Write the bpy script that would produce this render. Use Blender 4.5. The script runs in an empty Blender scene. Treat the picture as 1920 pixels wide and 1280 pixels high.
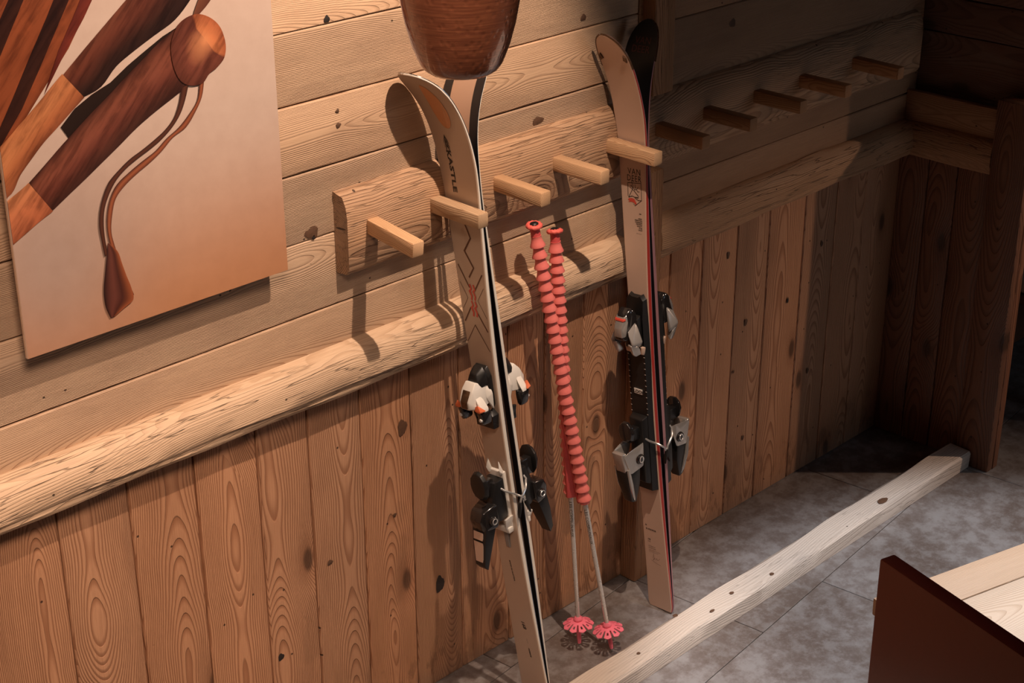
import bpy, bmesh, math, random
from mathutils import Vector, Matrix
D = bpy.data
SC = bpy.context.scene
COL = SC.collection
rnd = random.Random(7)

# ------------------------------------------------------------------ camera
cam = D.cameras.new('camera'); cam.sensor_width = 36.0; cam.lens = 59.12
cam.clip_start = 0.05; cam.clip_end = 60
cam_o = D.objects.new('camera', cam); COL.objects.link(cam_o); SC.camera = cam_o
cam_o.matrix_world = Matrix(((0.7034432, 0.2989634, -0.6448167, -3.843147),
                             (-0.7107438, 0.2916595, -0.6401391, -2.800847),
                             (-0.0033112, 0.9086009, 0.4176522, 2.75),
                             (0, 0, 0, 1)))

# ------------------------------------------------------------------ world, lamps, exposure
world = D.worlds.new('world'); SC.world = world; world.use_nodes = True
world.node_tree.nodes['Background'].inputs[0].default_value = (1, 0.8, 0.65, 1)
world.node_tree.nodes['Background'].inputs[1].default_value = 0.02

def look(o, target):
    d = Vector(target) - o.location
    o.rotation_euler = d.to_track_quat('-Z', 'Y').to_euler()

def spot(name, loc, target, power, color, size, blend, radius):
    l = D.lights.new(name, 'SPOT'); l.energy = power; l.color = color
    l.spot_size = math.radians(size); l.spot_blend = blend; l.shadow_soft_size = radius
    o = D.objects.new(name, l); COL.objects.link(o); o.location = loc; look(o, target); return o

def area(name, loc, target, power, color, sx, sy):
    l = D.lights.new(name, 'AREA'); l.shape = 'RECTANGLE'; l.size = sx; l.size_y = sy
    l.energy = power; l.color = color
    o = D.objects.new(name, l); COL.objects.link(o); o.location = loc; look(o, target); return o

spot('warm_ceiling_spot', (-1.38, -0.95, 2.97), (-1.82, 0.0, 1.20), 196, (1.0, 0.755, 0.58), 77, 0.42, 0.014)
spot('aisle_ceiling_spot', (2.45, -2.2, 2.15), (-0.3, -0.3, 0.05), 160, (1.0, 0.68, 0.49), 44, 1.0, 0.03)
spot('table_ceiling_spot', (-0.45, -1.66, 3.15), (-0.25, -1.42, 0.0), 440, (0.92, 0.95, 1.0), 47, 0.36, 0.05)
area('cool_fill', (1.2, -4.6, 2.1), (-0.2, -1.2, 0.1), 10, (0.70, 0.84, 1.0), 1.6, 1.4)  # weak cool fill added for the outer floor; no window is built
left_fill = area('ceiling_fill', (-3.0, -1.7, 3.22), (-2.45, 0.0, 0.35), 17, (1.0, 0.72, 0.55), 0.8, 0.8); left_fill.data.spread = math.radians(64)  # unseen soft fill added under the ceiling to lift the left wall

SC.view_settings.view_transform = 'Standard'
SC.view_settings.look = 'None'
SC.view_settings.exposure = 0.0
SC.view_settings.gamma = 1.0
SC.view_settings.use_curve_mapping = False

# ------------------------------------------------------------------ node helpers
class NT:
    def __init__(s, name):
        s.m = D.materials.new(name); s.m.use_nodes = True
        s.t = s.m.node_tree; s.t.nodes.clear()
        s.out = s.t.nodes.new('ShaderNodeOutputMaterial')
        s.b = s.t.nodes.new('ShaderNodeBsdfPrincipled')
        s.t.links.new(s.b.outputs[0], s.out.inputs[0])
    def n(s, typ, **kw):
        n = s.t.nodes.new(typ)
        for k, v in kw.items(): setattr(n, k, v)
        return n
    def put(s, sock, v):
        if v is None: return
        if isinstance(v, bpy.types.NodeSocket): s.t.links.new(v, sock)
        elif isinstance(v, (tuple, list)) and len(v) == 3 and sock.type == 'RGBA': sock.default_value = (*v, 1)
        else: sock.default_value = v
    def math(s, op, a, b=None, c=None):
        n = s.n('ShaderNodeMath', operation=op)
        s.put(n.inputs[0], a); s.put(n.inputs[1], b); s.put(n.inputs[2], c)
        return n.outputs[0]
    def mul(s, a, b): return s.math('MULTIPLY', a, b)
    def add(s, a, b): return s.math('ADD', a, b)
    def sub(s, a, b): return s.math('SUBTRACT', a, b)
    def madd(s, a, b, c): return s.math('MULTIPLY_ADD', a, b, c)
    def step(s, v, a, b, lo=0.0, hi=1.0):
        n = s.n('ShaderNodeMapRange', interpolation_type='SMOOTHSTEP')
        s.put(n.inputs[0], v); s.put(n.inputs[1], a); s.put(n.inputs[2], b); s.put(n.inputs[3], lo); s.put(n.inputs[4], hi)
        return n.outputs[0]
    def xyz(s, x, y, z):
        n = s.n('ShaderNodeCombineXYZ'); s.put(n.inputs[0], x); s.put(n.inputs[1], y); s.put(n.inputs[2], z)
        return n.outputs[0]
    def noise(s, vec, scale=1.0, detail=2.0, rough=0.5):
        n = s.n('ShaderNodeTexNoise'); s.put(n.inputs['Vector'], vec)
        n.inputs['Scale'].default_value = scale; n.inputs['Detail'].default_value = detail; n.inputs['Roughness'].default_value = rough
        return n.outputs['Fac'] if 'Fac' in n.outputs else n.outputs[0]
    def voro(s, vec, scale=1.0, rand=1.0, dim='2D'):
        n = s.n('ShaderNodeTexVoronoi', voronoi_dimensions=dim); s.put(n.inputs['Vector'], vec)
        n.inputs['Scale'].default_value = scale; n.inputs['Randomness'].default_value = rand
        return n.outputs['Distance'], n.outputs['Color']
    def mix(s, f, a, b, mode='MIX'):
        n = s.n('ShaderNodeMix', data_type='RGBA', blend_type=mode)
        s.put(n.inputs['Factor'], f); s.put(n.inputs[6], a); s.put(n.inputs[7], b)
        return n.outputs[2]
    def bump(s, h, strength, dist):
        n = s.n('ShaderNodeBump'); n.inputs['Strength'].default_value = strength; n.inputs['Distance'].default_value = dist
        s.put(n.inputs['Height'], h); s.t.links.new(n.outputs[0], s.b.inputs['Normal'])
    def set(s, **kw):
        for k, v in kw.items(): s.put(s.b.inputs[k.replace('_', ' ')], v)
        return s

def wood(name, light, dark, freq=170.0, contrast=0.75, bump=0.6, rough=0.62, stain=(0.30, 0.24, 0.19), stainf=0.35,
         knots=0.55, cracks=0.0, fiber=0.35, figure=0.10, wearz=False, spec=0.35, off=0.09, wav=1.0):
    """sawn softwood: growth rings seen on a board whose length runs along local X, width along Y, thickness Z"""
    s = NT(name)
    tc = s.n('ShaderNodeTexCoord'); oi = s.n('ShaderNodeObjectInfo')
    sp = s.n('ShaderNodeSeparateXYZ'); s.put(sp.inputs[0], tc.outputs['Object'])
    X, Y, Z = sp.outputs
    rn = oi.outputs['Random']
    seed = s.mul(rn, 93.7)
    xs = s.add(X, seed)
    # wavy pith position
    wv = s.noise(s.xyz(s.mul(xs, 1.6), seed, 0.0), 1.0, 2.0)
    yo = s.madd(s.math('FRACT', s.mul(rn, 17.3)), off, -off / 2)
    wav2 = s.noise(s.xyz(s.mul(xs, 5.0), s.mul(Y, 9.0), seed), 1.0, 2.0)
    yc = s.add(s.add(Y, yo), s.madd(wav2, 0.020 * wav, -0.010 * wav))
    fg = s.noise(s.xyz(s.mul(xs, 1.15), 3.3, seed), 1.0, 1.5)
    R0 = s.add(s.madd(fg, figure * 2.2, -figure * 0.55), s.mul(Z, 1.0))
    r = s.math('SQRT', s.add(s.mul(yc, yc), s.mul(R0, R0)))
    r = s.add(r, s.madd(wv, 0.03 * wav, 0.0))
    # knots pull the rings round them
    kv = s.xyz(s.mul(xs, 2.3), s.madd(Y, 5.2, seed), 0.0)
    kd, kc = s.voro(kv, 1.0, 0.9)
    ks = s.n('ShaderNodeSeparateColor'); s.put(ks.inputs[0], kc)
    kon = s.step(ks.outputs[0], knots, knots + 0.02, 1.0, 0.0)
    pull = s.mul(s.math('EXPONENT', s.mul(s.mul(kd, kd), -26.0)), kon)
    r = s.add(r, s.mul(pull, 0.026))
    un = s.noise(s.xyz(s.mul(r, 23.0), seed, 0.0), 1.0, 1.0)
    ring = s.add(s.mul(r, freq), s.mul(un, 3.5))
    fr = s.math('FRACT', ring)
    late = s.mul(s.step(fr, 0.40, 0.90), s.step(fr, 0.92, 1.0, 1.0, 0.0))
    fib = s.noise(s.xyz(s.mul(xs, 9.0), s.mul(Y, 420.0), s.mul(Z, 420.0)), 1.0, 3.0, 0.6)
    blot = s.noise(s.xyz(s.mul(xs, 1.9), s.madd(Y, 7.0, seed), s.mul(Z, 3.0)), 1.0, 4.0, 0.6)
    grain = s.noise(s.xyz(s.mul(xs, 60.0), s.mul(Y, 160.0), s.mul(Z, 160.0)), 1.0, 2.0)
    c = s.mix(s.mul(late, s.madd(blot, 0.5, contrast - 0.25)), light, dark)
    c = s.mix(s.mul(s.step(blot, 0.42, 0.75), stainf), c, stain, 'MIX')
    c = s.mix(s.mul(s.step(fib, 0.35, 0.7), fiber * 0.6), c, dark)
    # knot hearts
    kcore = s.mul(s.step(kd, 0.045, 0.10, 1.0, 0.0), kon)
    khalo = s.mul(s.step(kd, 0.06, 0.22, 1.0, 0.0), kon)
    c = s.mix(s.mul(khalo, 0.4), c, dark)
    c = s.mix(s.mul(kcore, 0.75), c, (0.05, 0.025, 0.014))
    # nail and worm holes
    hd, hc = s.voro(s.xyz(s.mul(xs, 9.0), s.madd(Y, 11.0, seed), 0.0), 1.0, 1.0)
    hs = s.n('ShaderNodeSeparateColor'); s.put(hs.inputs[0], hc)
    hole = s.mul(s.step(hd, 0.018, 0.032, 1.0, 0.0), s.step(hs.outputs[1], 0.80, 0.82))
    c = s.mix(s.mul(hole, 0.85), c, (0.03, 0.016, 0.01))
    h = s.add(s.mul(late, -0.55), s.mul(fib, 0.35))
    h = s.add(h, s.mul(grain, 0.15))
    h = s.sub(h, s.mul(hole, 2.0))
    h = s.sub(h, s.mul(kcore, 0.5))
    if cracks > 0:
        cn = s.noise(s.xyz(s.mul(xs, 3.5), s.mul(Y, 60.0), s.mul(Z, 60.0)), 1.0, 2.0, 0.55)
        cd = s.math('ABSOLUTE', s.sub(cn, 0.5))
        cm = s.mul(s.step(cd, 0.0, 0.02, 1.0, 0.0), s.step(blot, 0.40, 0.55))
        c = s.mix(s.mul(cm, cracks), c, (0.05, 0.025, 0.014))
        h = s.sub(h, s.mul(cm, 2.2 * cracks))
    if wearz:   # scuffed, dusty feet of the boards: greyish film and dark rubs near the floor (local X is height)
        wn = s.noise(s.xyz(s.mul(xs, 9.0), s.mul(Y, 22.0), 2.0), 1.0, 4.0, 0.65)
        low = s.step(s.add(X, s.mul(wn, 0.10)), -0.42, -0.52)
        c = s.mix(s.mul(low, 0.55), c, (0.22, 0.15, 0.11))
        lo2 = s.mul(s.step(X, -0.30, -0.50), s.step(wn, 0.5, 0.62))
        c = s.mix(s.mul(lo2, 0.45), c, (0.09, 0.04, 0.022))
    tint = s.mix(1.0, c, oi.outputs['Color'], 'MULTIPLY')
    s.set(Base_Color=tint, Roughness=s.madd(late, -0.12, rough))
    s.b.inputs['Specular IOR Level'].default_value = spec
    s.bump(h, bump, 0.0022)
    return s.m

def flat(name, col, rough=0.5, metal=0.0, coat=0.0, var=0.0, spec=0.5, vscale=60.0, bumpv=0.0):
    s = NT(name)
    tc = s.n('ShaderNodeTexCoord')
    nz = s.noise(tc.outputs['Object'], vscale, 3.0)
    c2 = tuple(x * (1 - var) for x in col)
    s.set(Base_Color=s.mix(nz, col, c2), Roughness=s.madd(nz, 0.08, rough - 0.04), Metallic=metal)
    s.b.inputs['Coat Weight'].default_value = coat; s.b.inputs['Coat Roughness'].default_value = 0.08
    s.b.inputs['Specular IOR Level'].default_value = spec
    if bumpv: s.bump(nz, bumpv, 0.001)
    return s.m

M = {}
M['board'] = wood('weathered_board_wood', (0.58, 0.40, 0.265), (0.35, 0.215, 0.135), freq=330, contrast=0.60, bump=0.7, stain=(0.36, 0.235, 0.16), stainf=0.65, knots=0.30, figure=0.07, off=0.30, wav=0.7, fiber=0.6)
M['wainscot'] = wood('brown_wainscot_wood', (0.56, 0.295, 0.165), (0.27, 0.11, 0.052), freq=250, contrast=0.75, bump=1.0, stain=(0.36, 0.18, 0.10), stainf=0.45, knots=0.42, figure=0.10, wearz=True, off=0.12, wav=0.8, fiber=0.5)
M['ledge'] = wood('ledge_beam_wood', (0.64, 0.45, 0.30), (0.40, 0.245, 0.145), freq=300, contrast=0.45, bump=0.8, stain=(0.48, 0.33, 0.22), stainf=0.3, knots=0.25, cracks=0.6, figure=0.06, off=0.25, wav=0.6, fiber=0.6)
M['rail'] = wood('peg_rail_wood', (0.50, 0.30, 0.175), (0.27, 0.135, 0.07), freq=250, contrast=0.7, bump=1.1, stain=(0.34, 0.235, 0.16), stainf=0.4, knots=0.35, cracks=0.3, figure=0.10, off=0.2)
M['peg'] = wood('peg_wood', (0.60, 0.385, 0.225), (0.38, 0.20, 0.10), freq=420, contrast=0.7, bump=0.6, stain=(0.56, 0.36, 0.2), stainf=0.1, knots=0.0, figure=0.03, off=0.1)
M['curb'] = wood('pale_floor_beam_wood', (0.62, 0.53, 0.455), (0.42, 0.335, 0.27), freq=160, contrast=0.3, bump=0.6, stain=(0.50, 0.45, 0.41), stainf=0.5, knots=0.35, cracks=0.22, figure=0.12, off=0.25, wav=0.5)
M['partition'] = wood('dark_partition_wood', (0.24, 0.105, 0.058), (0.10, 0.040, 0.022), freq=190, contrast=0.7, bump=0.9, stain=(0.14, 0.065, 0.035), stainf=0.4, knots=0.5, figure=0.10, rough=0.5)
M['table'] = wood('table_plank_wood', (0.53, 0.40, 0.30), (0.37, 0.25, 0.165), freq=300, contrast=0.55, bump=0.6, stain=(0.6, 0.48, 0.38), stainf=0.3, knots=0.2, figure=0.05, off=0.35, wav=0.5)
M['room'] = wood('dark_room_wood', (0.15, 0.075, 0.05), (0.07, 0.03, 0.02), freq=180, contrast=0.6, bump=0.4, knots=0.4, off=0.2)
M['gap'] = flat('dark_backing', (0.02, 0.012, 0.008), 0.9)

# vinyl floor tiles
s = NT('grey_floor_vinyl')
tc = s.n('ShaderNodeTexCoord'); oi = s.n('ShaderNodeObjectInfo')
gp = s.n('ShaderNodeNewGeometry')
P = gp.outputs['Position']
vm = s.n('ShaderNodeVectorMath', operation='ADD'); s.put(vm.inputs[0], P)
s.put(vm.inputs[1], s.xyz(s.mul(oi.outputs['Random'], 40.0), 0.0, 0.0))
a = s.noise(vm.outputs[0], 3.2, 6.0, 0.62); b = s.noise(vm.outputs[0], 17.0, 6.0, 0.72); c_ = s.noise(vm.outputs[0], 70.0, 4.0, 0.7)
c = s.mix(s.step(a, 0.34, 0.66), (0.115, 0.088, 0.076), (0.225, 0.205, 0.20))
c = s.mix(s.mul(s.step(b, 0.42, 0.66), 0.6), c, (0.10, 0.072, 0.060))
c = s.mix(s.mul(s.step(b, 0.56, 0.36), 0.35), c, (0.28, 0.275, 0.275))
c = s.mix(s.mul(s.step(c_, 0.5, 0.75), 0.22), c, (0.32, 0.30, 0.29))
s.set(Base_Color=c, Roughness=s.madd(b, 0.2, 0.38)); s.b.inputs['Specular IOR Level'].default_value = 0.45
s.bump(s.add(b, c_), 0.12, 0.001)
M['floor'] = s.m

# ------------------------------------------------------------------ mesh helpers
def tag(o, label=None, cat=None, group=None, kind=None):
    if label: o['label'] = label
    if cat: o['category'] = cat
    if group: o['group'] = group
    if kind: o['kind'] = kind
    return o
def link(name, me, mats=(), parent=None, loc=None, mat=None):
    o = D.objects.new(name, me); COL.objects.link(o)
    if me is not None:
        for m in mats: me.materials.append(m)
    if parent is not None: o.parent = parent
    if mat is not None: o.matrix_local = mat
    elif loc is not None: o.location = loc
    return o
def empty(name, loc=(0, 0, 0)):
    o = D.objects.new(name, None); COL.objects.link(o); o.location = loc; o.empty_display_size = 0.1; return o
def mesh_of(bm, name, sharp=35):
    me = D.meshes.new(name); bm.normal_update(); bm.to_mesh(me); bm.free()
    if sharp:
        for p in me.polygons: p.use_smooth = True
        me.set_sharp_from_angle(angle=math.radians(sharp))
    return me
def box_bm(lx, ly, lz, bev=0.0, seg=1, nx=1, wob=0.0, r=None):
    """box centred on the origin; nx cuts along X, wob lets long edges wander"""
    bm = bmesh.new(); r = r or rnd
    rings = []
    for i in range(nx + 1):
        x = -lx / 2 + lx * i / nx
        ring = []
        for sy, sz in ((-1, -1), (1, -1), (1, 1), (-1, 1)):
            ring.append(bm.verts.new((x, sy * ly / 2 + r.uniform(-wob, wob), sz * lz / 2 + (r.uniform(-wob, wob) * 0.5 if sz > 0 else 0))))
        rings.append(ring)
    for a, b in zip(rings, rings[1:]):
        for k in range(4): bm.faces.new((a[k], b[k], b[(k + 1) % 4], a[(k + 1) % 4]))
    bm.faces.new(rings[0]); bm.faces.new(list(reversed(rings[-1])))
    bmesh.ops.recalc_face_normals(bm, faces=bm.faces[:])
    if bev > 0:
        es = [e for e in bm.edges if e.calc_face_angle(0) > 0.8]
        bmesh.ops.bevel(bm, geom=es, offset=bev, segments=seg, profile=0.5, affect='EDGES')
    return bm
def hull_bm(pts, bev=0.0, seg=2):
    bm = bmesh.new()
    for p in pts: bm.verts.new(p)
    r = bmesh.ops.convex_hull(bm, input=bm.verts[:])
    dead = [v for v in bm.verts if not v.link_faces]
    if dead: bmesh.ops.delete(bm, geom=dead, context='VERTS')
    bmesh.ops.dissolve_limit(bm, angle_limit=0.02, verts=bm.verts[:], edges=bm.edges[:])
    bmesh.ops.recalc_face_normals(bm, faces=bm.faces[:])
    if bev > 0:
        bmesh.ops.bevel(bm, geom=bm.edges[:], offset=bev, segments=seg, profile=0.5, affect='EDGES', clamp_overlap=True)
    return bm
def tube_bm(path, rad, n=8, cap=True, bm=None):
    bm = bm or bmesh.new(); rings = []
    pts = [Vector(p) for p in path]
    rads = rad if isinstance(rad, (list, tuple)) else [rad] * len(pts)
    up = Vector((0.123, 0.98, 0.21)).normalized()
    for i, p in enumerate(pts):
        d = (pts[min(i + 1, len(pts) - 1)] - pts[max(i - 1, 0)]).normalized()
        a = d.cross(up)
        if a.length < 0.05: a = d.cross(Vector((1, 0, 0)))
        a.normalize(); b = d.cross(a)
        rings.append([bm.verts.new(p + (a * math.cos(2 * math.pi * k / n) + b * math.sin(2 * math.pi * k / n)) * rads[i]) for k in range(n)])
    for A, B in zip(rings, rings[1:]):
        for k in range(n): bm.faces.new((A[k], A[(k + 1) % n], B[(k + 1) % n], B[k]))
    if cap: bm.faces.new(list(reversed(rings[0]))); bm.faces.new(rings[-1])
    bmesh.ops.recalc_face_normals(bm, faces=bm.faces[:])
    return bm
def lathe_bm(prof, n=24, bm=None):
    bm = bm or bmesh.new(); rings = []
    for r, z in prof:
        rings.append([bm.verts.new((r * math.cos(2 * math.pi * k / n), r * math.sin(2 * math.pi * k / n), z)) for k in range(n)] if r > 1e-6 else [bm.verts.new((0, 0, z))])
    for A, B in zip(rings, rings[1:]):
        if len(A) == 1 and len(B) == 1: continue
        for k in range(n):
            k2 = (k + 1) % n
            if len(A) == 1: bm.faces.new((A[0], B[k], B[k2]))
            elif len(B) == 1: bm.faces.new((A[k], A[k2], B[0]))
            else: bm.faces.new((A[k], A[k2], B[k2], B[k]))
    bmesh.ops.recalc_face_normals(bm, faces=bm.faces[:])
    return bm
def prism_bm(prof, x0, x1, n=1, wob=0.0, r=None, end_round=0.0):
    """profile (y, z) closed, swept along X; each cut wanders slightly"""
    bm = bmesh.new(); r = r or rnd; rings = []
    cy = sum(p[0] for p in prof) / len(prof); cz = sum(p[1] for p in prof) / len(prof)
    for i in range(n + 1):
        x = x0 + (x1 - x0) * i / n
        a = 0.6 * math.sin(x * 2.1 + 1) + 0.4 * math.sin(x * 5.3)
        ring = []
        for j, (y, z) in enumerate(prof):
            k = 1.0
            w = wob * (a + 0.35 * math.sin(x * 17 + j)) if y < -0.004 else 0
            ring.append(bm.verts.new((x, y + w * 0.4, z + w)))
        rings.append(ring)
    m = len(prof)
    for a, b in zip(rings, rings[1:]):
        for k in range(m): bm.faces.new((a[k], b[k], b[(k + 1) % m], a[(k + 1) % m]))
    bm.faces.new(rings[0]); bm.faces.new(list(reversed(rings[-1])))
    bmesh.ops.recalc_face_normals(bm, faces=bm.faces[:])
    return bm
VERT = Matrix.Rotation(-math.pi / 2, 4, 'Y')     # local X up

def tint(o, v=None, base=(1, 1, 1), amt=0.16, hue=0.05):
    k = 1 + rnd.uniform(-amt, amt * 0.6)
    h = rnd.uniform(-hue, hue)
    o.color = (base[0] * k * (1 + h), base[1] * k, base[2] * k * (1 - h), 1)
# ================================================================== SETTING
# ---- floor
floor = tag(link('floor', mesh_of(box_bm(9.6, 5.3, 0.08), 'floor', 0), [M['gap']], loc=(-0.6, -2.35, -0.0445)), kind='structure')
ang = math.radians(6.0); TL, TW = 0.914, 0.457
bm = box_bm(TL - 0.0025, TW - 0.0025, 0.004, 0.0008); tile_me = mesh_of(bm, 'tile', 0); tile_me.materials.append(M['floor'])
ax = Vector((math.cos(ang), math.sin(ang))); ay = Vector((-math.sin(ang), math.cos(ang)))
for j in range(-10, 4):
    for i in range(-6, 7):
        o2 = Vector((-0.505, -0.489)) + ay * (TW * (j + 0.5)) + ax * (TL * (i + 0.5 + (0.37 if j % 2 else 0.0)))
        if not (-5.2 < o2.x < 4.0 and -4.9 < o2.y < 0.20): continue
        o = link('tile', tile_me); o.matrix_world = Matrix.Translation((o2.x, o2.y, -0.0022)) @ Matrix.Rotation(ang, 4, 'Z')
        o.parent = floor; o.matrix_parent_inverse = floor.matrix_basis.inverted()

# ---- back wall: backing slab, horizontal boards above the ledge, upright boards below
wb = tag(link('wall_back', mesh_of(box_bm(8.6, 0.16, 3.3), 'wall_back', 0), [M['gap']], loc=(-0.8, 0.105, 1.65)), kind='structure')
def plank(parent, x0, x1, z0, z1, mat, vertical=False, y=0.0, th=0.024, gap=0.003, base=(1, 1, 1), amt=0.14, name='plank'):
    L = (z1 - z0) if vertical else (x1 - x0); W = ((x1 - x0) if vertical else (z1 - z0))
    me = mesh_of(box_bm(L - (gap if not vertical else 0), W - gap, th, 0.0028, 1, max(2, int(L / 0.35)), 0.0012), name, 30)
    o = link(name, me, [mat])
    prot = rnd.uniform(-0.0015, 0.0015)
    c = Vector(((x0 + x1) / 2, y + th / 2 + prot, (z0 + z1) / 2))
    # local X length, local Y width, local Z out of the wall (towards -y)
    if vertical: R = Matrix(((0, 1, 0), (0, 0, -1), (-1, 0, 0))).transposed(); R = Matrix(((0, -1, 0), (0, 0, -1), (1, 0, 0)))
    else: R = Matrix(((1, 0, 0), (0, 0, -1), (0, 1, 0)))
    o.matrix_world = Matrix.Translation(c) @ R.to_4x4()
    if parent is not None:
        o.parent = parent; o.matrix_parent_inverse = parent.matrix_world.inverted() if False else parent.matrix_basis.inverted()
    tint(o, base=base, amt=amt)
    return o
zs = [1.085, 1.206, 1.384, 1.543, 1.701, 1.859, 2.02, 2.19, 2.35, 2.53, 2.70, 2.90, 3.10, 3.29]
for a, b in zip(zs, zs[1:]):
    plank(wb, -4.95, -0.55, a, b, M['board'])
zr = [1.085, 1.206, 1.43, 1.661, 1.84, 2.02, 2.21, 2.42, 2.63, 2.85, 3.07, 3.29]
for a, b in zip(zr, zr[1:]):
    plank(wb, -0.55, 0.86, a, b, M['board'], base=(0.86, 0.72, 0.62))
xs_ = [-4.95, -4.75, -4.56, -4.36, -4.17, -3.96, -3.77, -3.57, -3.37, -3.16, -2.96, -2.765, -2.566, -2.366, -2.193, -2.022, -1.852, -1.703, -1.543, -1.38, -1.215, -1.035, -0.898, -0.745, -0.56,
       -0.382, -0.235, -0.07, 0.087, 0.27, 0.44, 0.60, 0.80]
for a, b in zip(xs_, xs_[1:]):
    plank(wb, a, b, 0.0, 1.085, M['wainscot'], vertical=True, gap=0.004, amt=0.12)
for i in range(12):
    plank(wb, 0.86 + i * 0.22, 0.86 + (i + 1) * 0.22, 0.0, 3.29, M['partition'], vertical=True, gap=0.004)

# ---- dark knots and a knot hole in the boards
M['knot'] = flat('knot_wood', (0.155, 0.075, 0.040), 0.6, var=0.6, vscale=140)
M['knot_dark'] = flat('dark_knot_wood', (0.022, 0.013, 0.010), 0.7, var=0.3, vscale=140)
for kx, kz, rx, rz, dk in ((-1.585, 1.871, 0.008, 0.008, 1), (-1.658, 1.401, 0.019, 0.014, 0), (-1.654, 1.389, 0.005, 0.006, 1), (-1.567, 1.63, 0.007, 0.006, 0), (-1.568, 1.663, 0.005, 0.005, 0), (-0.929, 1.499, 0.02, 0.009, 0),
        (-0.766, 1.73, 0.01, 0.008, 0), (-1.411, 0.817, 0.015, 0.022, 0), (-1.298, 0.308, 0.015, 0.025, 1), (-1.826, 0.342, 0.009, 0.01, 1), (-1.66, 0.537, 0.009, 0.007, 0), (-1.446, 0.581, 0.006, 0.006, 0), (-0.008, 0.655, 0.007, 0.012, 0),
        (0.204, 0.662, 0.005, 0.01, 1), (-0.115, 0.906, 0.006, 0.012, 0), (-0.058, 0.504, 0.004, 0.006, 0), (-0.154, 1.606, 0.014, 0.012, 0), (0.344, 0.369, 0.006, 0.01, 0), (0.369, 0.806, 0.006, 0.01, 0), (0.012, 0.249, 0.005, 0.01, 0)):
    bm = bmesh.new(); n = 14
    ph = rnd.uniform(0, 6); rim = [(1 + 0.14 * math.sin(3 * a + ph) + 0.07 * math.sin(5 * a), a) for a in [2 * math.pi * q / n for q in range(n)]]
    vo = [bm.verts.new((rx * k * math.cos(a), 0.0, rz * k * math.sin(a))) for k, a in rim]
    vi = [bm.verts.new((rx * 0.7 * k * math.cos(a), -0.0008, rz * 0.7 * k * math.sin(a))) for k, a in rim]
    for q in range(n): bm.faces.new((vo[q], vo[(q + 1) % n], vi[(q + 1) % n], vi[q]))
    bm.faces.new(vi); bmesh.ops.recalc_face_normals(bm, faces=bm.faces[:])
    o = link('knot', mesh_of(bm, 'knot', 60), [M['knot_dark'] if dk else M['knot']], loc=(kx, -0.0020, kz))
    o.parent = wb; o.matrix_parent_inverse = wb.matrix_basis.inverted()

# ---- bullnosed ledge beams and fascia
def ledge_prof(dep, z0, z1):
    h = z1 - z0
    return [(0.002, z0), (-dep * 0.72, z0 + 0.000), (-dep * 0.86, z0 + 0.012), (-dep * 0.84, z0 + 0.02), (-dep, z0 + 0.03), (-dep * 1.0, z0 + h * 0.55),
            (-dep * 0.93, z0 + h * 0.74), (-dep * 0.78, z0 + h * 0.87), (-dep * 0.5, z0 + h * 0.96), (-dep * 0.2, z0 + h), (0.002, z0 + h)]
def beam(name, x0, x1, dep, z0, z1, mat, wob):
    me = mesh_of(prism_bm(ledge_prof(dep, z0, z1), x0, x1, max(6, int((x1 - x0) / 0.06)), wob), name, 40)
    # keep the grain's X along the beam, centre its origin
    for v in me.vertices: v.co = (v.co.x - (x0 + x1) / 2, v.co.z - (z0 + z1) / 2, -v.co.y)
    o = link(name, me, [mat]); o.matrix_world = Matrix.Translation(((x0 + x1) / 2, 0, (z0 + z1) / 2)) @ Matrix(((1, 0, 0), (0, 0, -1), (0, 1, 0))).to_4x4()
    return o
t1 = tag(beam('trim_1', -4.95, -0.612, 0.056, 0.998, 1.108, M['ledge'], 0.004), kind='structure')
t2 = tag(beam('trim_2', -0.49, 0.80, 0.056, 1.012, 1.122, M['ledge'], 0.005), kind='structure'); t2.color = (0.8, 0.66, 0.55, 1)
# upright battens, above and below the peg rail
def upright(name, xa, xb, y0, y1, z0, z1, mat, bev=0.006, base=(1, 1, 1)):
    me = mesh_of(box_bm(z1 - z0, xb - xa, y1 - y0, bev, 2, 6, 0.001), name, 35)
    o = link(name, me, [mat]); R = Matrix(((0, -1, 0), (0, 0, -1), (1, 0, 0)))
    o.matrix_world = Matrix.Translation(((xa + xb) / 2, (y0 + y1) / 2, (z0 + z1) / 2)) @ R.to_4x4()
    tint(o, base=base, amt=0.05); return o
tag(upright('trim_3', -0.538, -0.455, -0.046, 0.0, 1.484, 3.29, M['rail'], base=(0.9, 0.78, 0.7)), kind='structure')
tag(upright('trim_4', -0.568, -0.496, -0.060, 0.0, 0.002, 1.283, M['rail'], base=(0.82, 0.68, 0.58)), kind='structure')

# ---- half-height partition at the right, its cap, ledge and heavy end plank
wr = empty('wall_right', (0.80, -0.2, 0)); tag(wr, kind='structure')
def side_board(parent, y0, y1, z0, z1, x, th, mat, vertical=True, name='plank', bev=0.004, base=(1, 1, 1), wob=0.0012):
    L = (z1 - z0) if vertical else (y0 - y1); W = (y0 - y1) if vertical else (z1 - z0)
    me = mesh_of(box_bm(L, W - 0.003, th, bev, 2, 5, wob), name, 30)
    o = link(name, me, [mat])
    c = Vector((x + th / 2, (y0 + y1) / 2, (z0 + z1) / 2))
    if vertical: R = Matrix(((0, 0, -1), (1, 0, 0), (0, -1, 0))); R = Matrix(((0, 0, -1), (0, 1, 0), (1, 0, 0)))
    else: R = Matrix(((0, 0, -1), (-1, 0, 0), (0, 1, 0)))
    o.matrix_world = Matrix.Translation(c) @ R.to_4x4()
    if parent is not None: o.parent = parent; o.matrix_parent_inverse = parent.matrix_basis.inverted()
    tint(o, base=base, amt=0.1); return o
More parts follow.
